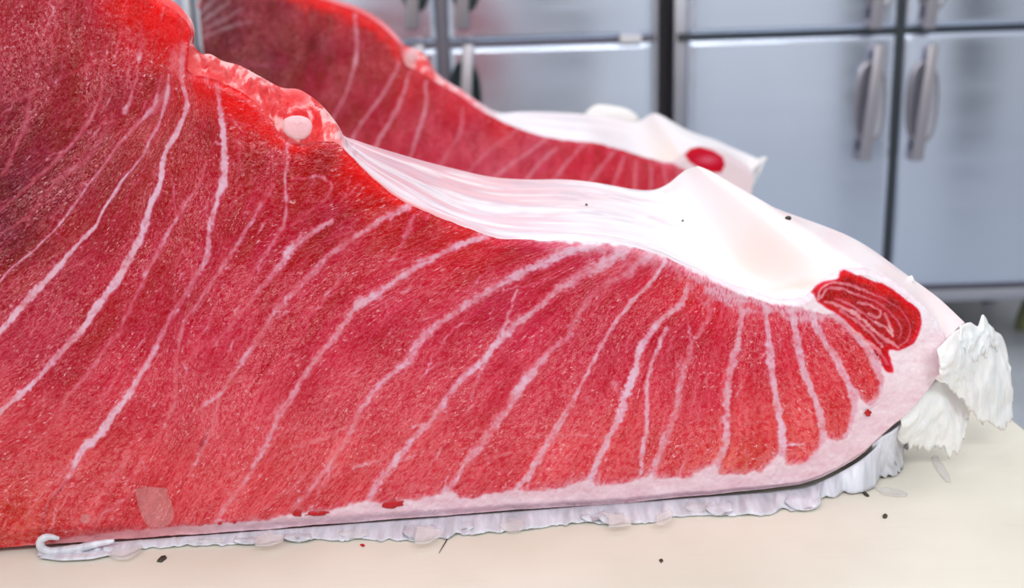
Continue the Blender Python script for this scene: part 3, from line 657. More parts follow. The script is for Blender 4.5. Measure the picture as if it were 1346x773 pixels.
# zones: fat rim and dark muscle
nz = (fbm(f1.X * .10, f1.Y * .10, 77, 3) - .5)
red = f1.sdf(RED1) + nz * 7
eye = f1.sdf(smooth_poly(EYE1 + EYE1[:1], 3)[0])
fatm = 1 - sstep(-2.2, 2.6, red)
hz = (1 - sstep(0, 16, red)) * .30 * (f1.Y > 300) * sstep(640, 760, f1.X) + (1 - sstep(0, 9, red)) * .25 * (f1.Y > 400)         # pale haze by the fat
top_haze = (1 - sstep(2, 34, red + nz * 30)) * sstep(660, 800, f1.X) * (1 - sstep(1060, 1100, f1.X)) * (f1.Y < 450) * .45
mix = np.clip(f1.sin * .96, 0, 1)
sinc = np.array([232, 138, 146.0]) + sstep(.35, .9, f1.sin)[..., None] * np.array([0, 54, 64.0]) + (fbm(f1.X * .02, f1.Y * .02, 41, 3) - .5)[..., None] * np.array([10, 40, 60])
f1.col = f1.col * (1 - mix[..., None]) + sinc * mix[..., None]
hz3 = (1 - sstep(-2, 24, red + nz * 34)) * sstep(880, 950, f1.X) * (1 - sstep(1090, 1120, f1.X)) * (f1.Y < 470) * .75
hzm = np.clip(hz + top_haze + hz3, 0, .85)[..., None]
f1.col = f1.col * (1 - hzm) + np.array([230, 190, 206.0]) * hzm
vfat = sstep(380, 640, f1.Y)
fcol = np.array([252, 234, 242.0]) * (1 - vfat)[..., None] + np.array([236, 202, 212.0]) * vfat[..., None]
fcol = fcol + (fbm(f1.X * .03, f1.Y * .12, 51, 4) - .5)[..., None] * np.array([14, 34, 30]) + (fbm(f1.X * .25, f1.Y * .25, 55, 2) - .5)[..., None] * np.array([8, 16, 14])
lt = (1 - sstep(180, 330, f1.X)) * (f1.Y > 600)                                     # rim grows pinker towards the left
fcol = fcol * (1 - lt[..., None] * .55) + np.array([222, 120, 122.0]) * lt[..., None] * .55
f1.col = f1.col * (1 - fatm[..., None]) + fcol * fatm[..., None]
# dark muscle with pale coiled septa
em = sstep(-2.0, 1.5, eye + nz * 3)
ecol = np.array([178, 12, 34.0]) + (1 - sstep(2, 9, eye))[..., None] * np.array([38, 6, 8.0]) + (fbm(f1.X * .07, f1.Y * .07, 61, 3) - .5)[..., None] * np.array([70, 20, 24])
f1.col = f1.col * (1 - em[..., None]) + ecol * em[..., None]
for pts, w, s_ in (([(1076, 393), (1077, 383), (1088, 374), (1112, 373), (1140, 384), (1168, 396), (1188, 412), (1197, 430), (1194, 446), (1184, 455)], [3, 3, 2, 2], [.6, .5, .25, .4]),
                   ([(1080, 391), (1086, 381), (1100, 379), (1124, 386), (1150, 396), (1172, 412), (1184, 430), (1183, 445)], [3, 3, 2, 2], [.5, .55, .3, .4]),
                   ([(1084, 396), (1104, 402), (1126, 414), (1146, 432), (1164, 446), (1181, 457)], [3, 4, 4, 3], [.5, .6, .65, .5]),
                   ([(1104, 408), (1128, 424), (1146, 440), (1160, 455)], [3, 3, 3], [.5, .5, .5]), ([(1118, 432), (1138, 448), (1156, 462), (1166, 478)], [3, 4, 3], [.6, .6, .3]),
                   ([(1128, 398), (1146, 402), (1158, 412), (1154, 418), (1142, 412)], [3, 2.5, 3], [.5, .55, .5]), ([(1150, 422), (1168, 434), (1174, 442), (1168, 424), (1162, 412)], [3, 3, 3], [.6, .7, .5]),
                   ([(1098, 392), (1120, 402), (1140, 416), (1156, 430)], [2, 2.5, 2], [.35, .45, .4])):
    f1.line(pts, [q_ * 1.25 for q_ in w], [min(1, q_ * 1.35) for q_ in s_], 900 + int(pts[0][0]), .9, .8, color=(240, 176, 178))
f1.line([(1110, 361), (1150, 374), (1185, 396), (1203, 418)], [4, 7, 6], [.8, .8, .5], 950, 1.2, color=(222, 14, 34))
f1.fat = np.clip(np.maximum(np.maximum(fatm * (1 - em), mix * .8), em * .75), 0, 1)
sat = sstep(196, 216, f1.col[..., 0]) * (1 - sstep(26, 40, f1.col[..., 1])); f1.fat = np.maximum(f1.fat, sat * .65)
f1.zone = np.where(eye > 0, 2, np.where(red < 0, 1, 0))
f1.zone = np.where((f1.X < 640) & (f1.Y < 330), 0, f1.zone)
f1.lab = np.where(f1.zone > 0, -1, f1.lab)
f1.col = np.clip(f1.col, 2, 252)

def top_relief1(x, y, w, a):
    crest = (1 - sstep(440, 500, a)); bump = np.sin(np.pi * w)
    o = crest * sstep(236, 262, a) * (fbm(x * .045, y * .045, 71, 4) - .42) * .020 * bump
    o = o + (1 - sstep(225, 260, a)) * bump * .004
    vall = sstep(480, 640, a) * (1 - sstep(1040, 1100, a)) * sstep(0, .25, w) * bump
    o = o - vall * .012 - sstep(880, 1000, a) * (1 - sstep(1060, 1106, a)) * bump * .021
    right = sstep(1108, 1150, a); o = o + right * bump * .004
    return o + (fbm(x * .008, y * .012, 75, 2) - .5) * .004 * bump
def top_colour1(x, y, w, a):
    c = np.ones(x.shape + (3,)) * np.array([252, 244, 246.0])
    n1 = fbm(x * .010, w * 16 + y * .0, 81, 4); n2 = fbm(x * .02, y * .03, 83, 4); n3 = fbm(x * .13, y * .13, 85, 4)
    pk = np.clip((1 - sstep(560, 900, x)) * sstep(.40, .62, n1) * 1.2, 0, 1) * .75 + (1 - sstep(500, 640, x)) * .35
    c = c * (1 - pk[..., None]) + np.array([236, 178, 188.0]) * pk[..., None]
    gs = sstep(.58, .72, fbm(x * .016, w * 26 + y * .0, 87, 4)) * (1 - sstep(900, 1010, a)) * .45
    c = c * (1 - gs[..., None]) + np.array([205, 190, 205.0]) * gs[..., None]
    pe = fbm(x * .03 + 5, y * .03, 93, 2) * sstep(880, 1000, a) * .25
    c = c * (1 - pe[..., None]) + np.array([248, 214, 214.0]) * pe[..., None]
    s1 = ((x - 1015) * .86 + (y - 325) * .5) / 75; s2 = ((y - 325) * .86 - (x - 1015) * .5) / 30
    be = np.exp(-(s1 ** 2 + s2 ** 2)) * (1 - sstep(1095, 1110, a)) * .5 + np.exp(-(((x - 1050) / 40) ** 2 + ((y - 372) / 8) ** 2)) * .4  # beige tint on the ridge's left side, partly shade put into the colour
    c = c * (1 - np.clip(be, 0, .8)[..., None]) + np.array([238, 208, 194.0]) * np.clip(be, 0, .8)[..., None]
    rp = sstep(1108, 1130, a) * .35 * fbm(x * .04, y * .04, 95, 3); c = c * (1 - rp[..., None]) + np.array([244, 190, 196.0]) * rp[..., None]
    # crest: wet pink and red
    cre = np.ones_like(c) * np.array([232, 70, 72.0]); mixw = sstep(.36, .60, n3 + (w - .5) * .35)
    cre = cre * (1 - mixw[..., None]) + np.array([247, 176, 176.0]) * mixw[..., None]
    rd = sstep(.5, .62, fbm(x * .06, y * .06, 89, 5) - (w - .4) * .12); cre = cre * (1 - rd[..., None]) + np.array([220, 14, 24.0]) * rd[..., None]
    hole = np.exp(-(((x - 385) / 20) ** 2 + ((y - 130) / 13) ** 2)); cre = cre * (1 - hole[..., None]) + np.array([222, 8, 16.0]) * hole[..., None]
    k_ = (1 - sstep(436, 458, a))[..., None]; c = c * (1 - k_) + cre * k_
    lobe = (1 - sstep(236, 262, a))[..., None] * (1 - sstep(.3, .8, w))[..., None] ; c = c * (1 - lobe) + np.array([238, 40, 44.0]) * lobe
    ed = (1 - sstep(.0, .10, w)) * (1 - sstep(520, 660, a)) * sstep(440, 460, a); c = c * (1 - ed[..., None]) + np.array([240, 120, 118.0]) * ed[..., None]
    return np.clip(c, 2, 253)

blk1 = empty('tuna_block', 'large front block of red tuna with a coiled dark muscle at its tip', 'tuna', (0, 0, 0))
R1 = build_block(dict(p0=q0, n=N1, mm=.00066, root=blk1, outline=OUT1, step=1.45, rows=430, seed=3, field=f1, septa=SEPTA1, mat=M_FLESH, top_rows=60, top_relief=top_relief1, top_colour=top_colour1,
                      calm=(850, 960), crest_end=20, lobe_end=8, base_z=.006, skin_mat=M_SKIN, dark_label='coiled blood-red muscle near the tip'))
# ---- pieces that belong to the front block -----------------------------------
NV = np.array([N1[0], N1[1], 0]) / np.linalg.norm(N1[:2]); BACK = -NV
def at_off(px, py, off):
    """point of the photo's ray lying `off` metres behind the cut face (vertical planes)"""
    px = np.atleast_1d(np.asarray(px, float)); py = np.atleast_1d(np.asarray(py, float)); off = np.broadcast_to(off, px.shape)
    d = ray(px, py); t = ((q0 + BACK * 0 - CAM) @ NV - off) / (d @ NV)
    return CAM + d * t[:, None]
def on_face(px, py, lift=0.001):
    px = np.atleast_1d(np.asarray(px, float)); py = np.atleast_1d(np.asarray(py, float))
    return on_plane(px, py, q0 + N1 / np.linalg.norm(N1) * lift, N1)
def sheet(name, e1, e2, mat, parent, nu=30, nv=10, ruff=.004, rag=.0, seed=1, thick=.0012, freq=9.0, bulge=0.0, up=0.0):
    """ragged skin sheet between two edges of 3D points"""
    def res(E):
        E = np.asarray(E, float); L = np.concatenate([[0], np.cumsum(np.linalg.norm(E[1:] - E[:-1], axis=1) + 1e-6)])
        return hermite(L, E, np.linspace(0, L[-1], nu))
    a = res(e1); b = res(e2); v = np.linspace(0, 1, nv)[:, None, None]
    b = b + (b - a) * ((fbm(np.arange(nu) * .45, np.zeros(nu), seed, 3) - .5) * 2 * rag)[:, None]
    V = a[None] * (1 - v) + b[None] * v
    g = np.linspace(0, 1, nu)[None, :] * freq; h = np.linspace(0, 1, nv)[:, None]
    dsp = (fbm(g * .55 + h * 1.2, h * 5 + 0 * g, seed + 5, 4) - .5) * 2 * ruff * np.minimum(1, h * 3)
    V = V + NV * dsp[..., None] + NV * (np.sin(np.pi * h) * bulge)[..., None] + ZUP * (np.abs(dsp) * .4 + np.sin(np.pi * h) * up)[..., None]
    V[..., 2] = np.maximum(V[..., 2], .0008)
    o = mesh_np(name, V.reshape(-1, 3), grid_faces(nv, nu), mat, parent)
    m = o.modifiers.new('solid', 'SOLIDIFY'); m.thickness = thick; m.offset = 0
    return o
def patch(name, outline_pts, mat, parent=None, height=.002, seed=1, nrm=NV, rings=5, wob=.3):
    """thin domed patch with an irregular outline (3D points)"""
    E = np.asarray(outline_pts, float); E = np.concatenate([E, E[:1]])
    L = np.concatenate([[0], np.cumsum(np.linalg.norm(E[1:] - E[:-1], axis=1) + 1e-7)])
    n = 28; P = np.stack([np.interp(np.linspace(0, L[-1], n, endpoint=False), L, E[:, k]) for k in range(3)], -1)
    c = P.mean(0); V = []; nrm = np.asarray(nrm, float)
    for r in range(rings + 1):
        f = 1 - r / rings; f = max(f, 0)
        q = c + (P - c) * f
        hh = height * math.sqrt(max(0, 1 - f * f)) * (1 + wob * (fbm(np.arange(n) * .5, np.full(n, r * .9), seed, 2) - .5) * 2)
        V.append(q + nrm * (hh[:, None] if r < rings else height))
    V.append(P - nrm * height * .25)
    V = np.concatenate(V); F = []
    for r in range(rings):
        for i in range(n): F.append((r * n + i, r * n + (i + 1) % n, (r + 1) * n + (i + 1) % n, (r + 1) * n + i))
    base = (rings + 1) * n
    for i in range(n): F.append((base + i, base + (i + 1) % n, (i + 1) % n, i))
    me = bpy.data.meshes.new(name); me.from_pydata(V.tolist(), [], F + [tuple(range(base + n - 1, base - 1, -1))]); me.polygons.foreach_set('use_smooth', np.ones(len(F) + 1, bool))
    bm = bmesh.new(); bm.from_mesh(me); bmesh.ops.remove_doubles(bm, verts=bm.verts, dist=1e-7); bmesh.ops.recalc_face_normals(bm, faces=bm.faces); bm.to_mesh(me); bm.free()
    me.materials.append(mat); o = bpy.data.objects.new(name, me); COL.objects.link(o)
    if parent is not None: o.parent = parent
    return o

# torn strip of silvery skin under the lower edge
LOW = [(49, 733), (90, 734), (130, 731), (168, 731), (187, 721), (241, 718), (301, 716), (333, 714), (345, 716), (373, 710), (394, 713), (416, 710), (438, 711), (476, 710), (498, 710), (531, 709), (545, 711), (586, 707), (603, 703), (641, 701), (683, 698), (721, 691), (754, 689), (779, 687), (801, 689), (829, 688),
       (842, 687), (864, 687), (881, 680), (940, 678), (980, 678), (1011, 676), (1026, 670), (1050, 671), (1074, 669), (1078, 656), (1110, 649), (1137, 647), (1149, 641), (1156, 627), (1166, 616), (1172, 598)]
LOW = np.array(LOW, float); nu = 620
tq = np.concatenate([[0], np.cumsum(np.hypot(*(LOW[1:] - LOW[:-1]).T))]); uu = np.linspace(0, tq[-1], nu)
lx = np.interp(uu, tq, LOW[:, 0]); ly = np.interp(uu, tq, LOW[:, 1]) + (fbm(uu * .09, uu * 0, 201, 4) - .5) * 6
bx, by = R1['c'][:, 0], R1['c'][:, 1]
xq = np.clip(lx, 40, 1190); o_ = np.argsort(bx); uy = np.interp(np.where(lx > 1120, 1120 + (lx - 1120) * 1.05, xq), bx[o_], by[o_]); ux = np.where(lx > 1120, 1120 + (lx - 1120) * 1.05, xq)
top = on_face(ux, uy - 2, -.006); top[:, 2] = np.maximum(top[:, 2] - .003, .003)
low = on_board(lx, ly, .0012)
nv = 12; v = np.linspace(0, 1, nv)[:, None]
crease = np.abs(fbm(uu * .055, uu * 0, 211, 4) - .5) * 2; fine = fbm(uu * .22, uu * 0, 215, 3) - .5
H = np.sin(np.pi * np.clip(v * .92, 0, 1)) * (.0022 + .005 * (crease - .3) + .0022 * fine)[None, :]
V = top[None] * (1 - v[..., None]) + low[None] * v[..., None]
V = V + ZUP * H[..., None]; V[..., 2] = np.maximum(V[..., 2], .0007)
fr = mesh_np('skin_fringe', V.reshape(-1, 3), grid_faces(nv, nu)[:, ::-1], M_FRINGE, blk1)
fr['label'] = 'torn bluish white skin strip along the bottom edge'
m_ = fr.modifiers.new('solid', 'SOLIDIFY'); m_.thickness = .0012; m_.offset = 0
# dark skin line between fat and strip
dk = np.stack([on_face(ux, uy - 4.5, -.0035), on_face(ux, uy + 1, -.004)], 0)
# scale-like flakes that overlap the strip
rs = np.random.RandomState(8)
FL = [((335, 718), (350, 698), (373, 712), 20), ((545, 715), (548, 690), (580, 705), 26), ((800, 693), (790, 672), (830, 690), 30), ((862, 690), (880, 668), (884, 682), 14)]
for i in range(12):
    x = 250 + i * 72 + rs.uniform(-26, 26)
    j = np.argmin(np.abs(lx - x)); w = rs.uniform(14, 24); y0 = np.interp(x, bx[o_], by[o_]) + 3; y1 = ly[j] - rs.uniform(-2, 4)
    cpt = []
    for fx, fy in ((-.9, .12), (-.3, .0), (.5, .05), (1, .2), (1.0, .7), (.55, .97), (0, 1.03), (-.6, .93), (-1.05, .6)):
        px, py = x + fx * w, y0 + (y1 - y0) * fy
        p = np.stack([on_face([px], [py], .0)[0], on_board(np.array([px]), np.array([py]), .002)[0]]); k_ = np.clip((fy - .0) / 1.0, 0, 1)
        tpt = top[j] * (1 - k_) + low[j] * k_ ; q = on_board(np.array([px]), np.array([py]), .0022 + .004 * math.sin(math.pi * min(1, k_)))[0]
        cpt.append(q)
    patch('skin_flake', cpt, M_FRINGE if i % 3 else M_SCALE, blk1, .0012, 300 + i, nrm=np.array([0, -.6, .8]))
for a_, b_, c_, w in FL:
    ring = [on_board(np.array([float(p[0])]), np.array([float(p[1])]), .008)[0] for p in ((a_[0], a_[1] - 12), b_, ((b_[0] + c_[0]) / 2, b_[1] + 4), (c_[0], c_[1] - 10), c_, ((a_[0] + c_[0]) / 2, max(a_[1], c_[1])), a_)]
    patch('skin_flake', ring, M_SCALE, blk1, .0012, 377 + w, nrm=np.array([0, -.5, .85]))
# rolled fold of skin at the left end of the strip
pts = [(150, 711), (128, 715), (104, 721), (82, 725), (64, 725), (54, 719), (53, 711), (62, 706), (78, 708)]
ps, tf = smooth_poly(pts, 4); P3 = [on_face([p[0]], [p[1]], .006)[0] for p in ps]
MB().tube(P3, [float(v_) for v_ in np.interp(tf, np.linspace(0, 1, 9), [.0016, .0026, .0036, .0040, .0038, .0036, .0034, .0030, .0016]) * (.85 + .4 * fbm(tf * 14, tf * 0, 19, 2))], 12).build('skin_fold', M_FRINGE, blk1)['label'] = 'rolled whitish fold of skin at one end of the strip'
patch('skin_flake', [on_board(np.array([float(x)]), np.array([float(y)]), .004)[0] for x, y in ((142, 730), (150, 720), (172, 714), (188, 713), (186, 724), (170, 735), (155, 736))], M_SCALE, blk1, .0016, 55, nrm=np.array([0, -.4, .9]))
patch('skin_flake', [on_board(np.array([float(x)]), np.array([float(y)]), .003)[0] for x, y in ((50, 733), (60, 727), (100, 728), (140, 722), (150, 728), (120, 735), (80, 737))], M_FRINGE, blk1, .002, 56, nrm=np.array([0, -.4, .9]))

# ragged flaps of skin hanging from the tip
def P_off(L): return [at_off(x, y, o)[0] for x, y, o in L]
def P_brd(L): return [on_board(np.array([float(x)]), np.array([float(y)]), z)[0] for x, y, z in L]
upA = P_off([(1231, 460, -.004), (1247, 444, -.002), (1262, 432, .02), (1276, 426, .035), (1284, 432, .04), (1292, 417, .045), (1299, 427, .055), (1308, 440, .06)])
dnA = P_off([(1230, 499, -.003), (1244, 508, .006), (1258, 520, .014), (1272, 534, .024), (1284, 549, .036), (1300, 557, .048), (1316, 562, .06), (1330, 549, .072)])
sheet('skin_flap', upA, dnA, M_FLAP, blk1, 90, 30, .0045, .06, 21, .0018, 16, .008)
upA2 = P_off([(1284, 436, .05), (1297, 430, .06), (1308, 436, .07), (1316, 442, .085), (1321, 454, .095)])
dnA2 = P_off([(1290, 552, .05), (1302, 556, .06), (1316, 558, .07), (1326, 552, .08), (1329, 525, .095)])
sheet('skin_flap', upA2, dnA2, M_FLAP, blk1, 60, 24, .005, .08, 23, .0016, 12.0, .004)
upC = P_off([(1262, 428, .018), (1274, 424, .03), (1286, 428, .04), (1291, 414, .045), (1297, 424, .05), (1305, 432, .055)])
dnC = P_off([(1250, 466, .006), (1262, 470, .012), (1276, 470, .02), (1290, 468, .03), (1300, 464, .04), (1312, 462, .055)])
sheet('skin_flap', upC, dnC, M_FLAP, blk1, 60, 18, .005, .25, 27, .0016, 14.0, .004)
upB = P_off([(1182, 545, .012), (1203, 532, .012), (1214, 516, .014), (1234, 498, .018), (1250, 508, .035), (1268, 530, .06)])
dnB = P_off([(1178, 572, .02), (1196, 588, .024), (1216, 592, .028), (1238, 594, .03), (1254, 596, .035), (1271, 552, .05)])
sheet('skin_flap', upB, dnB, M_FLAP, blk1, 70, 22, .0035, .14, 31, .0018, 15, .005)
upD = P_off([(1146, 584, .008), (1160, 574, .008), (1174, 566, .01), (1186, 556, .014)])
dnD = P_brd([(1148, 618, .002), (1158, 628, .001), (1173, 626, .001), (1188, 594, .002)])
sheet('skin_flap', upD, dnD, M_FRINGE, blk1, 60, 16, .003, .2, 35, .0014, 14.0, .0)
patch('skin_nub', P_off([(1190, 370, .07), (1193, 364, .07), (1199, 362, .07), (1202, 368, .07), (1203, 376, .07)]), M_FLAP, blk1, .003, 3)

# stump of bone, bumps of flesh on the ridge, blood spots, scale stuck to the face
STUB = [(371, 164), (374, 156), (384, 152), (396, 152), (406, 156), (411, 165), (408, 176), (400, 183), (388, 184), (378, 179), (372, 172)]
patch('bone_stub', on_face([p[0] for p in STUB], [p[1] for p in STUB], .004), M_STUB, blk1, .0025, 5, nrm=N1)['label'] = 'pale pink round stump of cut vein'
_T = R1['Tp'].reshape(-1, 3); _v = _T - CAM; _s = F_PX / (_v @ FWD); _px = 673 + (_v @ RGT) * _s; _py = 386.5 - (_v @ UPV) * _s
for cx_, cy_, r_ in ((1035, 287, 4.2), (771, 270, 1.8), (897, 292, 1.8)):
    c3 = _T[np.argmin(np.hypot(_px - cx_, _py - cy_))] + np.array([0, -.002, .001])
    patch('dark_speck', [c3 + (RGT * math.cos(a) * r_ + UPV * math.sin(a) * r_ * .7) * .00075 for a in np.linspace(0, 6.2, 10, endpoint=False)], M_SPECK, blk1, .001, 4, nrm=np.array([0, -.6, .8]))
def blob(cx, cy, rx, ry, rot_, seed, name='blood_spot', mat=M_BLOOD, lift=.0012, h=.0008, parent=blk1):
    r = np.random.RandomState(seed); pts = []
    for a in np.linspace(0, 2 * math.pi, 14, endpoint=False):
        f = 1 + r.uniform(-.35, .35); x = rx * f * math.cos(a); y = ry * f * math.sin(a)
        pts.append((cx + x * math.cos(rot_) - y * math.sin(rot_), cy + x * math.sin(rot_) + y * math.cos(rot_)))
    pts = np.array(pts); return patch(name, on_face(pts[:, 0], pts[:, 1], lift), mat, parent, h, seed, nrm=N1)
blob(515, 664, 15, 6, -.15, 1); blob(1141, 543, 5, 5, 0, 2); blob(391, 674, 6, 5, .6, 3); blob(415, 675, 14, 3, -.05, 4); blob(289, 688, 3, 2, 0, 5); blob(308, 687, 2, 2, 0, 6)
SC = [(177, 643), (190, 640), (208, 641), (220, 641), (221, 652), (227, 665), (229, 680), (222, 691), (208, 694), (194, 692), (187, 682), (181, 664)]
o = patch('fish_scale', on_face([p[0] for p in SC], [p[1] for p in SC], .0016), M_SCALE_FACE, None, .0014, 7, nrm=N1)
tag(o, 'translucent pink scale stuck low on the front cut face', 'scale')
o = patch('fish_scale', on_face([112 + 7 * math.cos(a) for a in np.linspace(0, 6, 12)], [682 + 7 * math.sin(a) for a in np.linspace(0, 6, 12)], .0012), M_SCALE_FACE, None, .0012, 8, nrm=N1)
tag(o, 'tiny round translucent scale stuck on the front cut face near its bottom', 'scale')
# crumbs and scales lying on the board
def flat(name, pts, mat, label, cat, h=.0012, seed=1):
    o = patch(name, [on_board(np.array([float(x)]), np.array([float(y)]), .0006)[0] for x, y in pts], mat, None, h, seed, nrm=ZUP)
    return tag(o, label, cat)
flat('fish_scale', [(1224, 600), (1232, 598), (1240, 610), (1248, 624), (1251, 635), (1244, 634), (1235, 624), (1227, 611)], M_SCALE, 'narrow pale scale lying on the board below the torn skin flaps', 'scale')
flat('fish_scale', [(1150, 642), (1165, 640), (1182, 643), (1194, 648), (1192, 653), (1176, 653), (1160, 650)], M_SCALE, 'flat see-through scale on the board beyond the end of the white strip', 'scale', .0008)
flat('skin_fleck', [(206, 738), (212, 732), (219, 731), (219, 734), (212, 739)], M_SPECK, 'dark oblong fleck on the board near the rolled skin fold', 'fleck', .0022)
flat('skin_fleck', [(1160, 678), (1163, 676), (1167, 678), (1165, 681), (1161, 681)], M_SPECK, 'small dark round fleck alone on the board', 'fleck', .002)
flat('skin_fleck', [(1133, 645), (1139, 648), (1143, 652), (1140, 653), (1135, 650)], M_SPECK, 'dark sliver of skin at the tip of the white strip', 'fleck', .0015)
flat('skin_fleck', [(473, 716), (477, 715), (480, 717), (477, 719)], M_BLOOD, 'tiny red crumb of flesh on the board under the strip', 'fleck', .001)
hp = [on_board(np.array([float(x)]), np.array([float(y)]), .0008)[0] for x, y in ((590, 705), (586, 712), (581, 720), (577, 727))]
tag(MB().tube(hp, [.0003, .0005, .0004, .0002], 6).build('skin_fibre', M_SPECK), 'thin dark fibre curling on the board under the strip', 'fibre')
flat('skin_fleck', [(866, 736), (870, 734), (872, 737), (869, 740)], M_SPECK, 'faint grey crumb on the open board in front', 'fleck', .0008)

# ---- rear block ---------------------------------------------------------------
q2 = on_board(np.array(925.), np.array(300.), .006)
OUT2 = [((262, 12), (259, 10), .06), ((270, -16), (272, -20), .05), ((305, -24), (309, -28), .05), ((350, -22), (355, -26), .05), ((400, -8), (404, -13), .05), ((436, 3), (440, -1), .05), ((466, 13), (470, 9), .05), ((489, 25), (493, 21), .05),
 ((510, 42), (514, 38), .05), ((523, 56), (527, 53), .05), ((528, 70), (533, 60), .05), ((533, 84), (542, 63), .05), ((548, 92), (556, 70), .05), ((572, 107), (574, 96), .05), ((608, 128), (611, 121), .06), ((628, 143), (632, 136), .08), ((655, 157), (656, 148), .14),
 ((682, 169), (682, 147), .20), ((719, 180), (715, 147), .24), ((744, 184), (738, 148), .25), ((784, 188), (770, 150), .25), ((818, 197), (805, 154), .25), ((858, 209), (836, 161), .24), ((885, 212), (852, 152), .22), ((897, 203), (861, 147), .20), ((912, 194), (880, 158), .18), ((930, 193), (908, 174), .16), ((948, 198), (935, 182), .14), ((968, 209), (962, 194), .10), ((984, 220), (985, 204), .06), ((992, 230), (1001, 212), .03)]
def septum(top, bot, mid=None):
    return [top, mid or ((top[0] + bot[0]) / 2 + 4, (top[1] + bot[1]) / 2), bot]
Q = [[(466, 20), (469, 67), (459, 111), (430, 170)], [(525, 84), (503, 124), (469, 171), (440, 230)], [(538, 96), (531, 120), (523, 141), (496, 188), (470, 240)], [(559, 108), (561, 134), (551, 171), (541, 202), (520, 260)],
     [(608, 141), (605, 175), (588, 202), (560, 262)], [(680, 172), (640, 200), (590, 260)], [(719, 182), (690, 204), (655, 229), (610, 275)], [(732, 195), (712, 212), (695, 232), (650, 280)], [(769, 188), (750, 208), (732, 232), (690, 285)],
     [(811, 194), (798, 210), (784, 228), (750, 280)], [(820, 206), (815, 222), (808, 238), (790, 285)], [(836, 212), (835, 230), (834, 245), (826, 290)], [(855, 212), (856, 232), (855, 250), (852, 292)], [(871, 214), (874, 230), (878, 250), (880, 290)], [(888, 216), (894, 236), (902, 256), (906, 284)]]
f2 = Field(235, -50, 1015, 330, .5)
f2.base([(270, 15, (84, 56, 64)), (290, 40, (104, 40, 50)), (350, 25, (122, 30, 46)), (340, 80, (106, 22, 42)), (420, 60, (118, 22, 42)), (420, 20, (150, 28, 42)), (455, 30, (176, 30, 44)), (490, 52, (166, 30, 48)), (512, 84, (176, 32, 50)), (470, 60, (150, 32, 50)), (440, 120, (150, 30, 50)), (490, 110, (164, 36, 58)),
 (540, 110, (196, 30, 44)), (560, 160, (190, 50, 74)), (620, 180, (196, 60, 84)), (650, 215, (204, 70, 96)), (700, 200, (202, 64, 90)), (760, 215, (206, 44, 66)), (840, 230, (204, 42, 64)), (600, 140, (208, 40, 56)), (660, 165, (212, 48, 60)), (900, 250, (206, 60, 80)), (700, 290, (212, 70, 86)), (500, 290, (206, 60, 80))])
f2.col += ((fbm(f2.X * .12, f2.Y * .05, 33, 4) - .5)[..., None] * np.array([50, 50, 54]))
for i, c in enumerate(Q): f2.line(c, [4.5, 4, 4] if i < 5 else [4, 4, 4], ([.7, .75, .5] if i < 4 else [.5, .55, .4]) if i not in (4, 5) else [.4, .4, .3], 40 + i, 1.3, .6, label=i)
rs = np.random.RandomState(14); qi = np.array([p for c in Q for p in c]); 
for i in range(150):
    x = rs.uniform(300, 900); y = rs.uniform(10, 250); Ln = rs.uniform(6, 26); an = 2.2 + rs.normal(0, .25) - (x - 700) * .0012
    f2.line([(x, y), (x + math.cos(an) * Ln, y + math.sin(an) * Ln)], [1, 1.8], [.1, rs.uniform(.1, .35)], 700 + i, 1.3, .8)
for pts in ([(256, 36), (277, 20), (301, 3)], [(262, 40), (297, 24), (320, 10)], [(268, 48), (300, 36), (330, 28)], [(258, 24), (270, 12), (284, -6)]): f2.line(pts, [4, 5, 4], [.5, .7, .4], 90 + pts[0][0], 1.3, .8, color=(176, 160, 166))
f2.line([(330, -20), (400, -4), (436, 8), (466, 19), (488, 32), (508, 48), (520, 62), (524, 80)], [10, 16, 20, 22, 22, 20, 16, 8], [.5, .9, 1, 1, 1, 1, .9, .5], 99, 1.4, color=(238, 14, 24))
f2.line([(300, 85), (340, 85), (372, 87)], [2, 3, 2], [.3, .4, .2], 97, 1.3)
RED2 = [(235, -60), (530, -60), (530, 70), (548, 88), (572, 104), (608, 126), (655, 157), (690, 172), (719, 181), (744, 185), (784, 188), (818, 197), (858, 210), (885, 216), (900, 222), (912, 240), (915, 262), (910, 285), (235, 292)]
EYE2 = [(900, 204), (908, 196), (920, 193), (938, 198), (950, 206), (953, 217), (948, 227), (936, 227), (920, 222), (906, 213)]
red2 = f2.sdf(RED2) + (fbm(f2.X * .15, f2.Y * .15, 78, 3) - .5) * 4; eye2 = f2.sdf(EYE2)
fm2 = 1 - sstep(-1.2, 1.4, red2); em2 = sstep(-1, 1, eye2)
hz2 = (1 - sstep(0, 12, red2)) * sstep(840, 880, f2.X) * .35
sm = np.maximum(f2.sin, hz2)[..., None]
f2.col = f2.col * (1 - sm) + np.array([232, 176, 190.0]) * sm
f2.col = f2.col * (1 - fm2[..., None]) + np.array([244, 222, 228.0]) * fm2[..., None]
e2c = np.array([206, 30, 52.0]) + (np.exp(-(((f2.X - 930) / 14) ** 2 + ((f2.Y - 210) / 6) ** 2)))[..., None] * np.array([20, 70, 70])
f2.col = f2.col * (1 - em2[..., None]) + e2c * em2[..., None]
f2.col = np.clip(f2.col, 2, 252); f2.fat = np.clip(np.maximum(np.maximum(fm2, f2.sin * .8), em2 * .7), 0, 1)
f2.zone = np.where(eye2 > 0, 2, np.where(red2 < 0, 1, 0)); f2.lab = np.where(f2.zone > 0, -1, f2.lab)
def top_relief2(x, y, w, a):
    bump = np.sin(np.pi * w)
    crest = (1 - sstep(640, 690, a)); o = crest * sstep(526, 536, a) * (fbm(x * .1, y * .1, 72, 3) - .42) * .008 * bump
    return o - sstep(660, 720, a) * (1 - sstep(880, 897, a)) * sstep(0, .25, w) * bump * .006
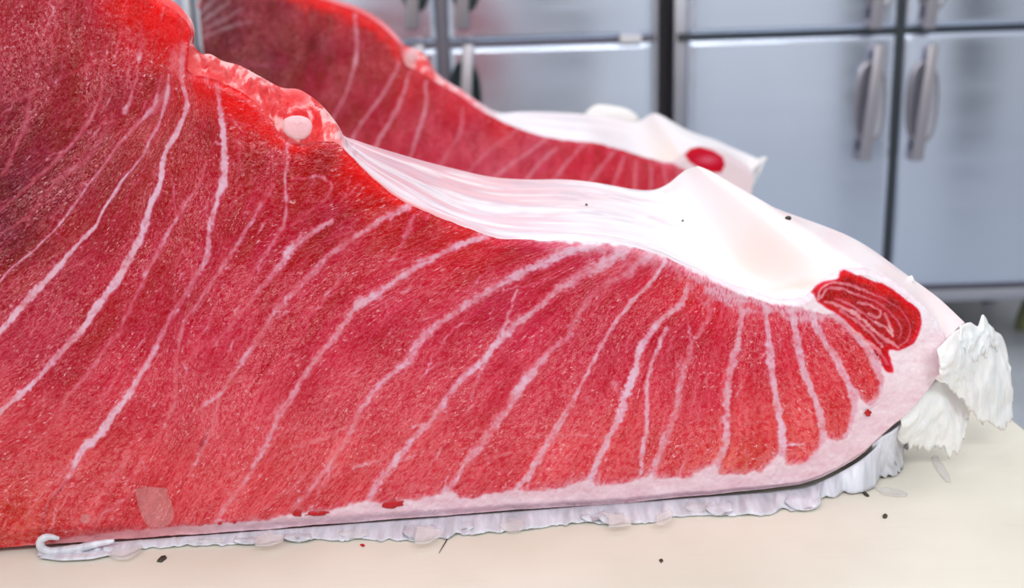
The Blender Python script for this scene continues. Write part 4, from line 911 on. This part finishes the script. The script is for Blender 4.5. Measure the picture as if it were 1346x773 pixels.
def top_colour2(x, y, w, a):
    c = np.ones(x.shape + (3,)) * np.array([250, 240, 243.0])
    be = sstep(845, 880, a) * (1 - sstep(890, 900, a)) * (1 - w); c = c * (1 - .5 * be[..., None]) + np.array([246, 216, 200.0]) * .5 * be[..., None]
    cre = np.ones_like(c) * np.array([236, 60, 66.0]); n3 = sstep(.45, .62, fbm(x * .12, y * .12, 86, 3))[..., None]; cre = cre * (1 - n3) + np.array([246, 170, 172.0]) * n3
    k_ = (1 - sstep(612, 664, a))[..., None]; c = c * (1 - k_) + cre * k_
    lobe = (1 - sstep(524, 532, a))[..., None]; c = c * (1 - lobe) + np.array([226, 22, 30.0]) * lobe
    return c
blk2 = empty('tuna_block', 'smaller looking red tuna block standing behind the big one, before the refrigerators', 'tuna', (0, 0, 0))
R2 = build_block(dict(p0=q2, n=N1, mm=.00066, root=blk2, outline=OUT2, auto_bottom=True, end_lift=(5, -8, -22), step=1.3, rows=150, seed=8, rag=1.0, grain_s=2.0, lit=1.0, field=f2, septa=Q, mat=M_FLESH_FAR, top_rows=24, top_relief=top_relief2, top_colour=top_colour2,
                      calm=(820, 860), crest_end=15, lobe_end=9, base_z=.006, skin_mat=M_SKIN, dark_label='round dark red muscle near the tip'))
def at_off2(L):
    out = []
    for x, y, o in L:
        d = ray(np.array([float(x)]), np.array([float(y)]))[0]; t = ((q2 - CAM) @ NV - o) / (d @ NV); out.append(CAM + d * t)
    return out
sheet('skin_flap', at_off2([(988, 205, .06), (996, 209, .05), (1004, 206, .05), (1008, 207, .05)]), at_off2([(968, 262, .02), (976, 262, .02), (984, 252, .03), (992, 240, .04)]), M_FLAP, blk2, 24, 16, .006, .1, 41, .003, 4)
patch('fat_fold', at_off2([(766, 152, .27), (778, 140, .27), (787, 137, .27), (805, 139, .27), (822, 142, .27), (834, 148, .27), (842, 158, .27), (830, 172, .27), (780, 172, .27)]), M_FLAP, blk2, .012, 12, nrm=NV, rings=7)
patch('fat_lump', at_off2([(533, 75, .02), (537, 66, .02), (543, 62, .02), (547, 68, .02), (548, 77, .02), (544, 83, .02), (537, 83, .02)]), M_STUB, blk2, .005, 13)
# ------------------------------------------------------------------ refrigerators
def steel_mat(name, tint=(226, 234, 250), rough=.22):
    m, nt, b = new_mat(name); L = nt.links.new
    b.inputs['Metallic'].default_value = 1.0; b.inputs['Base Color'].default_value = rgba(tint)
    tc = N(nt, 'ShaderNodeTexCoord'); mp = N(nt, 'ShaderNodeMapping'); mp.inputs['Scale'].default_value = (2, 2, 14); L(tc.outputs['Object'], mp.inputs['Vector'])
    n = N(nt, 'ShaderNodeTexNoise', Scale=1.0, Detail=2.0); L(mp.outputs[0], n.inputs['Vector'])
    mr = N(nt, 'ShaderNodeMapRange')
    for k, x in zip(('From Min', 'From Max', 'To Min', 'To Max'), (.3, .7, rough - .03, rough + .05)): mr.inputs[k].default_value = x
    L(n.outputs['Fac'], mr.inputs['Value']); L(mr.outputs[0], b.inputs['Roughness'])
    mp2 = N(nt, 'ShaderNodeMapping'); mp2.inputs['Scale'].default_value = (3.2, 1, .5); L(tc.outputs['Object'], mp2.inputs['Vector'])
    n2 = N(nt, 'ShaderNodeTexNoise', Scale=1.0, Detail=0.0); L(mp2.outputs[0], n2.inputs['Vector'])
    bp = N(nt, 'ShaderNodeBump'); bp.inputs['Strength'].default_value = .5; bp.inputs['Distance'].default_value = .03
    L(n2.outputs['Fac'], bp.inputs['Height']); L(bp.outputs[0], b.inputs['Normal'])
    return m
M_STEEL = steel_mat('brushed_steel'); M_FRAME = steel_mat('frame_steel', (196, 196, 204), .35)
M_HANDLE = steel_mat('handle_steel', (186, 180, 186), .4)
M_SEAL = simple_mat('door_seal', (58, 64, 68), .6); M_RAIL = simple_mat('rail_grey', (122, 116, 126), .45, .3); M_VOID = simple_mat('dark_void', (120, 115, 118), .7)
M_CUP = simple_mat('handle_cup', (34, 48, 50), .4); M_TAG = simple_mat('white_tag', (232, 228, 230), .5)
def WX(px, py): return on_plane(np.array([float(px)]), np.array([float(py)]), (0, FRIDGE_Y, 0), np.array([0, 1.0, 0]))[0]
ZB, ZD0, ZD1, ZU0, ZT = -.60, -.545, float(WX(900, 53)[2]), float(WX(900, 46)[2]), 1.14
Zr = (ZD1 + ZU0) / 2
def door(parent, x0, x1, z0, z1, y=FRIDGE_Y, th=.05):
    """door skin: slightly pillowed front with rounded edges"""
    nx, nz = 40, 44; u = np.linspace(0, 1, nx); w = np.linspace(0, 1, nz)
    ex = np.minimum(u, 1 - u) * (x1 - x0); ez = np.minimum(w, 1 - w) * (z1 - z0)
    prof = lambda d, r: np.where(d < r, r - np.sqrt(np.maximum(0, r * r - (r - d) ** 2)), 0)
    u = np.concatenate([u, [.004, .01, .02, .98, .99, .996]]); w = np.concatenate([w, [.004, .01, .02, .98, .99, .996]]); u.sort(); w.sort(); nx, nz = len(u), len(w)
    X = x0 + u * (x1 - x0); Z = z0 + w * (z1 - z0)
    ex = np.minimum(u, 1 - u) * (x1 - x0); ez = np.minimum(w, 1 - w) * (z1 - z0)
    Y = y - .0 + np.maximum(prof(ex, .016)[None, :], prof(ez, .016)[:, None]) + .010 * ((2 * u - 1)[None, :] ** 2) + .004 * ((2 * w - 1)[:, None] ** 2)
    V = np.stack([np.broadcast_to(X[None, :], (nz, nx)), Y, np.broadcast_to(Z[:, None], (nz, nx))], -1).reshape(-1, 3)
    F = grid_faces(nz, nx)
    # closing box behind
    i = np.arange(nz * nx).reshape(nz, nx); rim = np.concatenate([i[0], i[1:, -1], i[-1, -2::-1], i[-2:0:-1, 0]])
    bk = V[rim].copy(); bk[:, 1] = y + th; b0 = len(V); n = len(rim)
    side = np.array([[rim[(k + 1) % n], rim[k], b0 + k, b0 + (k + 1) % n] for k in range(n)])
    me_o = mesh_np('door', np.concatenate([V, bk]), np.concatenate([F, side]), M_STEEL, parent)
    return me_o
def oval(cx, cz, rx, rz, sharp=.72, n=36):
    out = []
    for a in np.linspace(0, 2 * math.pi, n, endpoint=False):
        c, s = math.cos(a), math.sin(a); out.append((cx + rx * math.copysign(abs(c) ** sharp, c), cz + rz * math.copysign(abs(s) ** .85, s)))
    return out
def handle(dr, cx, z0, z1, cup_mat, flipz=False):
    """tall bar over an oval finger cup"""
    zc = (z0 + z1) / 2; y = FRIDGE_Y
    ov = oval(cx, zc, .052, (z1 - z0) * .36); n = len(ov); bm_ = bmesh.new()
    rows = []
    for f, dy in ((1.0, .004), (.98, -.006), (.9, -.008), (.82, -.002)):
        rows.append([bm_.verts.new((cx + (x - cx) * f, y + dy, zc + (z - zc) * (1 - (1 - f) * .6))) for x, z in ov])
    for r in range(3):
        for k in range(n): bm_.faces.new((rows[r][k], rows[r][(k + 1) % n], rows[r + 1][(k + 1) % n], rows[r + 1][k]))
    t = MB(); t.bm.free(); t.bm = bm_; t.build('cup_rim', M_HANDLE if cup_mat is M_CUP2 else cup_mat, dr)
    bm_ = bmesh.new(); c = bm_.verts.new((cx, y + .004, zc)); r_ = [bm_.verts.new((cx + (x - cx) * .83, y - .003, zc + (z - zc) * .9)) for x, z in ov]; r2 = [bm_.verts.new((cx + (x - cx) * .5, y + .003, zc + (z - zc) * .6)) for x, z in ov]
    for k in range(n):
        bm_.faces.new((r_[k], r_[(k + 1) % n], r2[(k + 1) % n], r2[k])); bm_.faces.new((r2[k], r2[(k + 1) % n], c))
    t = MB(); t.bm.free(); t.bm = bm_; t.build('handle_cup', cup_mat, dr)
    b = MB(); m_ = (z1 - z0) / 2
    b.box(-.017, .017, -.030, -.016, -m_, m_, .005)
    for s_ in (-1, 1): b.box(-.014, .014, -.02, .012, s_ * m_ - (.03 if s_ > 0 else 0), s_ * m_ + (0 if s_ > 0 else .03), .004)
    for v_ in b.bm.verts: v_.co = (cx + v_.co.x * (1 + .25 * (v_.co.z < -m_ * .45)) + .016 * v_.co.z / m_, y + v_.co.y, zc + v_.co.z)
    b.build('handle_bar', M_HANDLE, dr)
M_CUP2 = steel_mat('cup_steel', (190, 190, 200), .4)
def fridge(label, xs0, xs1, doors, seal_mat, cup_mat, seam, handles, tag_at=None):
    x0, x1 = float(WX(xs0, 50)[0]), float(WX(xs1, 50)[0])
    r = empty('refrigerator', label, 'refrigerator', group=None)
    MB().box(x0, x1, FRIDGE_Y + .05, FRIDGE_Y + .75, ZB, ZT, .006).build('body', M_FRAME, r)
    MB().box(x0, x1, FRIDGE_Y + .0, FRIDGE_Y + .06, ZB, ZD0 - .012, .006).build('base_rail', M_FRAME, r)
    for s in range(len(doors) - 1):
        a, b = float(WX(doors[s][1], 50)[0]), float(WX(doors[s + 1][0], 50)[0])
        MB().box(a, b, FRIDGE_Y + .022, FRIDGE_Y + .06, ZD0, ZT - .05, .002).build('mullion', seal_mat, r)
    MB().box(x0 + .01, x1 - .01, FRIDGE_Y + .026, FRIDGE_Y + .06, ZD1 - .004, ZU0 + .004, .001).build('door_gasket', seam, r)
    MB().box(x0 + .01, x1 - .01, FRIDGE_Y + .03, FRIDGE_Y + .06, ZD0 - .014, ZD0 + .002, .001).build('door_gasket', M_RAIL, r)
    for i, (a, b) in enumerate(doors):
        xa, xb = float(WX(a, 50)[0]), float(WX(b, 50)[0])
        lo = door(r, xa, xb, ZD0, ZD1); up = door(r, xa, xb, ZU0, ZT - .05)
        if handles[i]:
            hx = float(WX(handles[i], 130)[0]); zt, zb = float(WX(handles[i], 58)[2]), float(WX(handles[i], 210)[2])
            handle(lo, hx, zb, zt, cup_mat)
            zu = float(WX(handles[i], 38)[2]); handle(up, hx + .012, zu, zu + (zt - zb), cup_mat)
    for x in (x0 + .06, x1 - .06):
        for y in (FRIDGE_Y + .1, FRIDGE_Y + .68):
            MB().tube([(x, y, FLOOR_Z), (x, y, FLOOR_Z + .02), (x, y, FLOOR_Z + .022), (x, y, ZB)], [.035, .035, .02, .02], 14).build('leg', M_HANDLE, r)
    if tag_at:
        c = WX(*tag_at); MB().box(c[0] - .034, c[0] + .034, FRIDGE_Y - .012, FRIDGE_Y + .03, Zr - .012, Zr + .014, .003).build('hinge_cover', M_TAG, r)['label'] = 'small white hinge cover between upper and lower door'
    return r
fridge('steel refrigerator whose dark oval handle cups show above the rear tuna block', 252, 868, [(276, 574), (588, 859)], M_RAIL, M_CUP, M_RAIL, [548, 612], (829, 50))
fridge('steel refrigerator with a dark centre seam and pale handle cups, beyond the torn skin tip', 889, 1482, [(905, 1181), (1191, 1466)], M_SEAL, M_CUP2, M_SEAL, [1144, 1213])
fridge('steel refrigerator showing only as a sliver between the two tuna blocks', -340, 249, [(-322, -58), (-44, 238)], M_RAIL, M_CUP, M_RAIL, [-80, -22])
MB().box(float(WX(868, 50)[0]), float(WX(889, 50)[0]), FRIDGE_Y + .3, FRIDGE_Y + .95, FLOOR_Z, ZT, 0).build('gap_filler_1', M_VOID)['kind'] = 'structure'  # added box filling the dark gap between two refrigerators
# things on the floor in the dark under the refrigerator
p = WX(1338, 432)
hose = empty('drain_trap', 'olive and grey drain fitting on the floor under the far refrigerator', 'drain')
fy = FRIDGE_Y + .3
MB().tube([(1.92, fy, FLOOR_Z), (1.92, fy, FLOOR_Z + .05), (1.92, fy, FLOOR_Z + .11)], [.05, .045, .03], 16).build('cup', simple_mat('olive_plastic', (134, 138, 96), .5), hose)
MB().tube([(1.92, fy, FLOOR_Z + .10), (1.99, fy, FLOOR_Z + .13), (2.06, fy, FLOOR_Z + .12), (2.1, fy, FLOOR_Z + .0)], .022, 12).build('pipe', simple_mat('grey_pipe', (188, 190, 196), .4), hose)
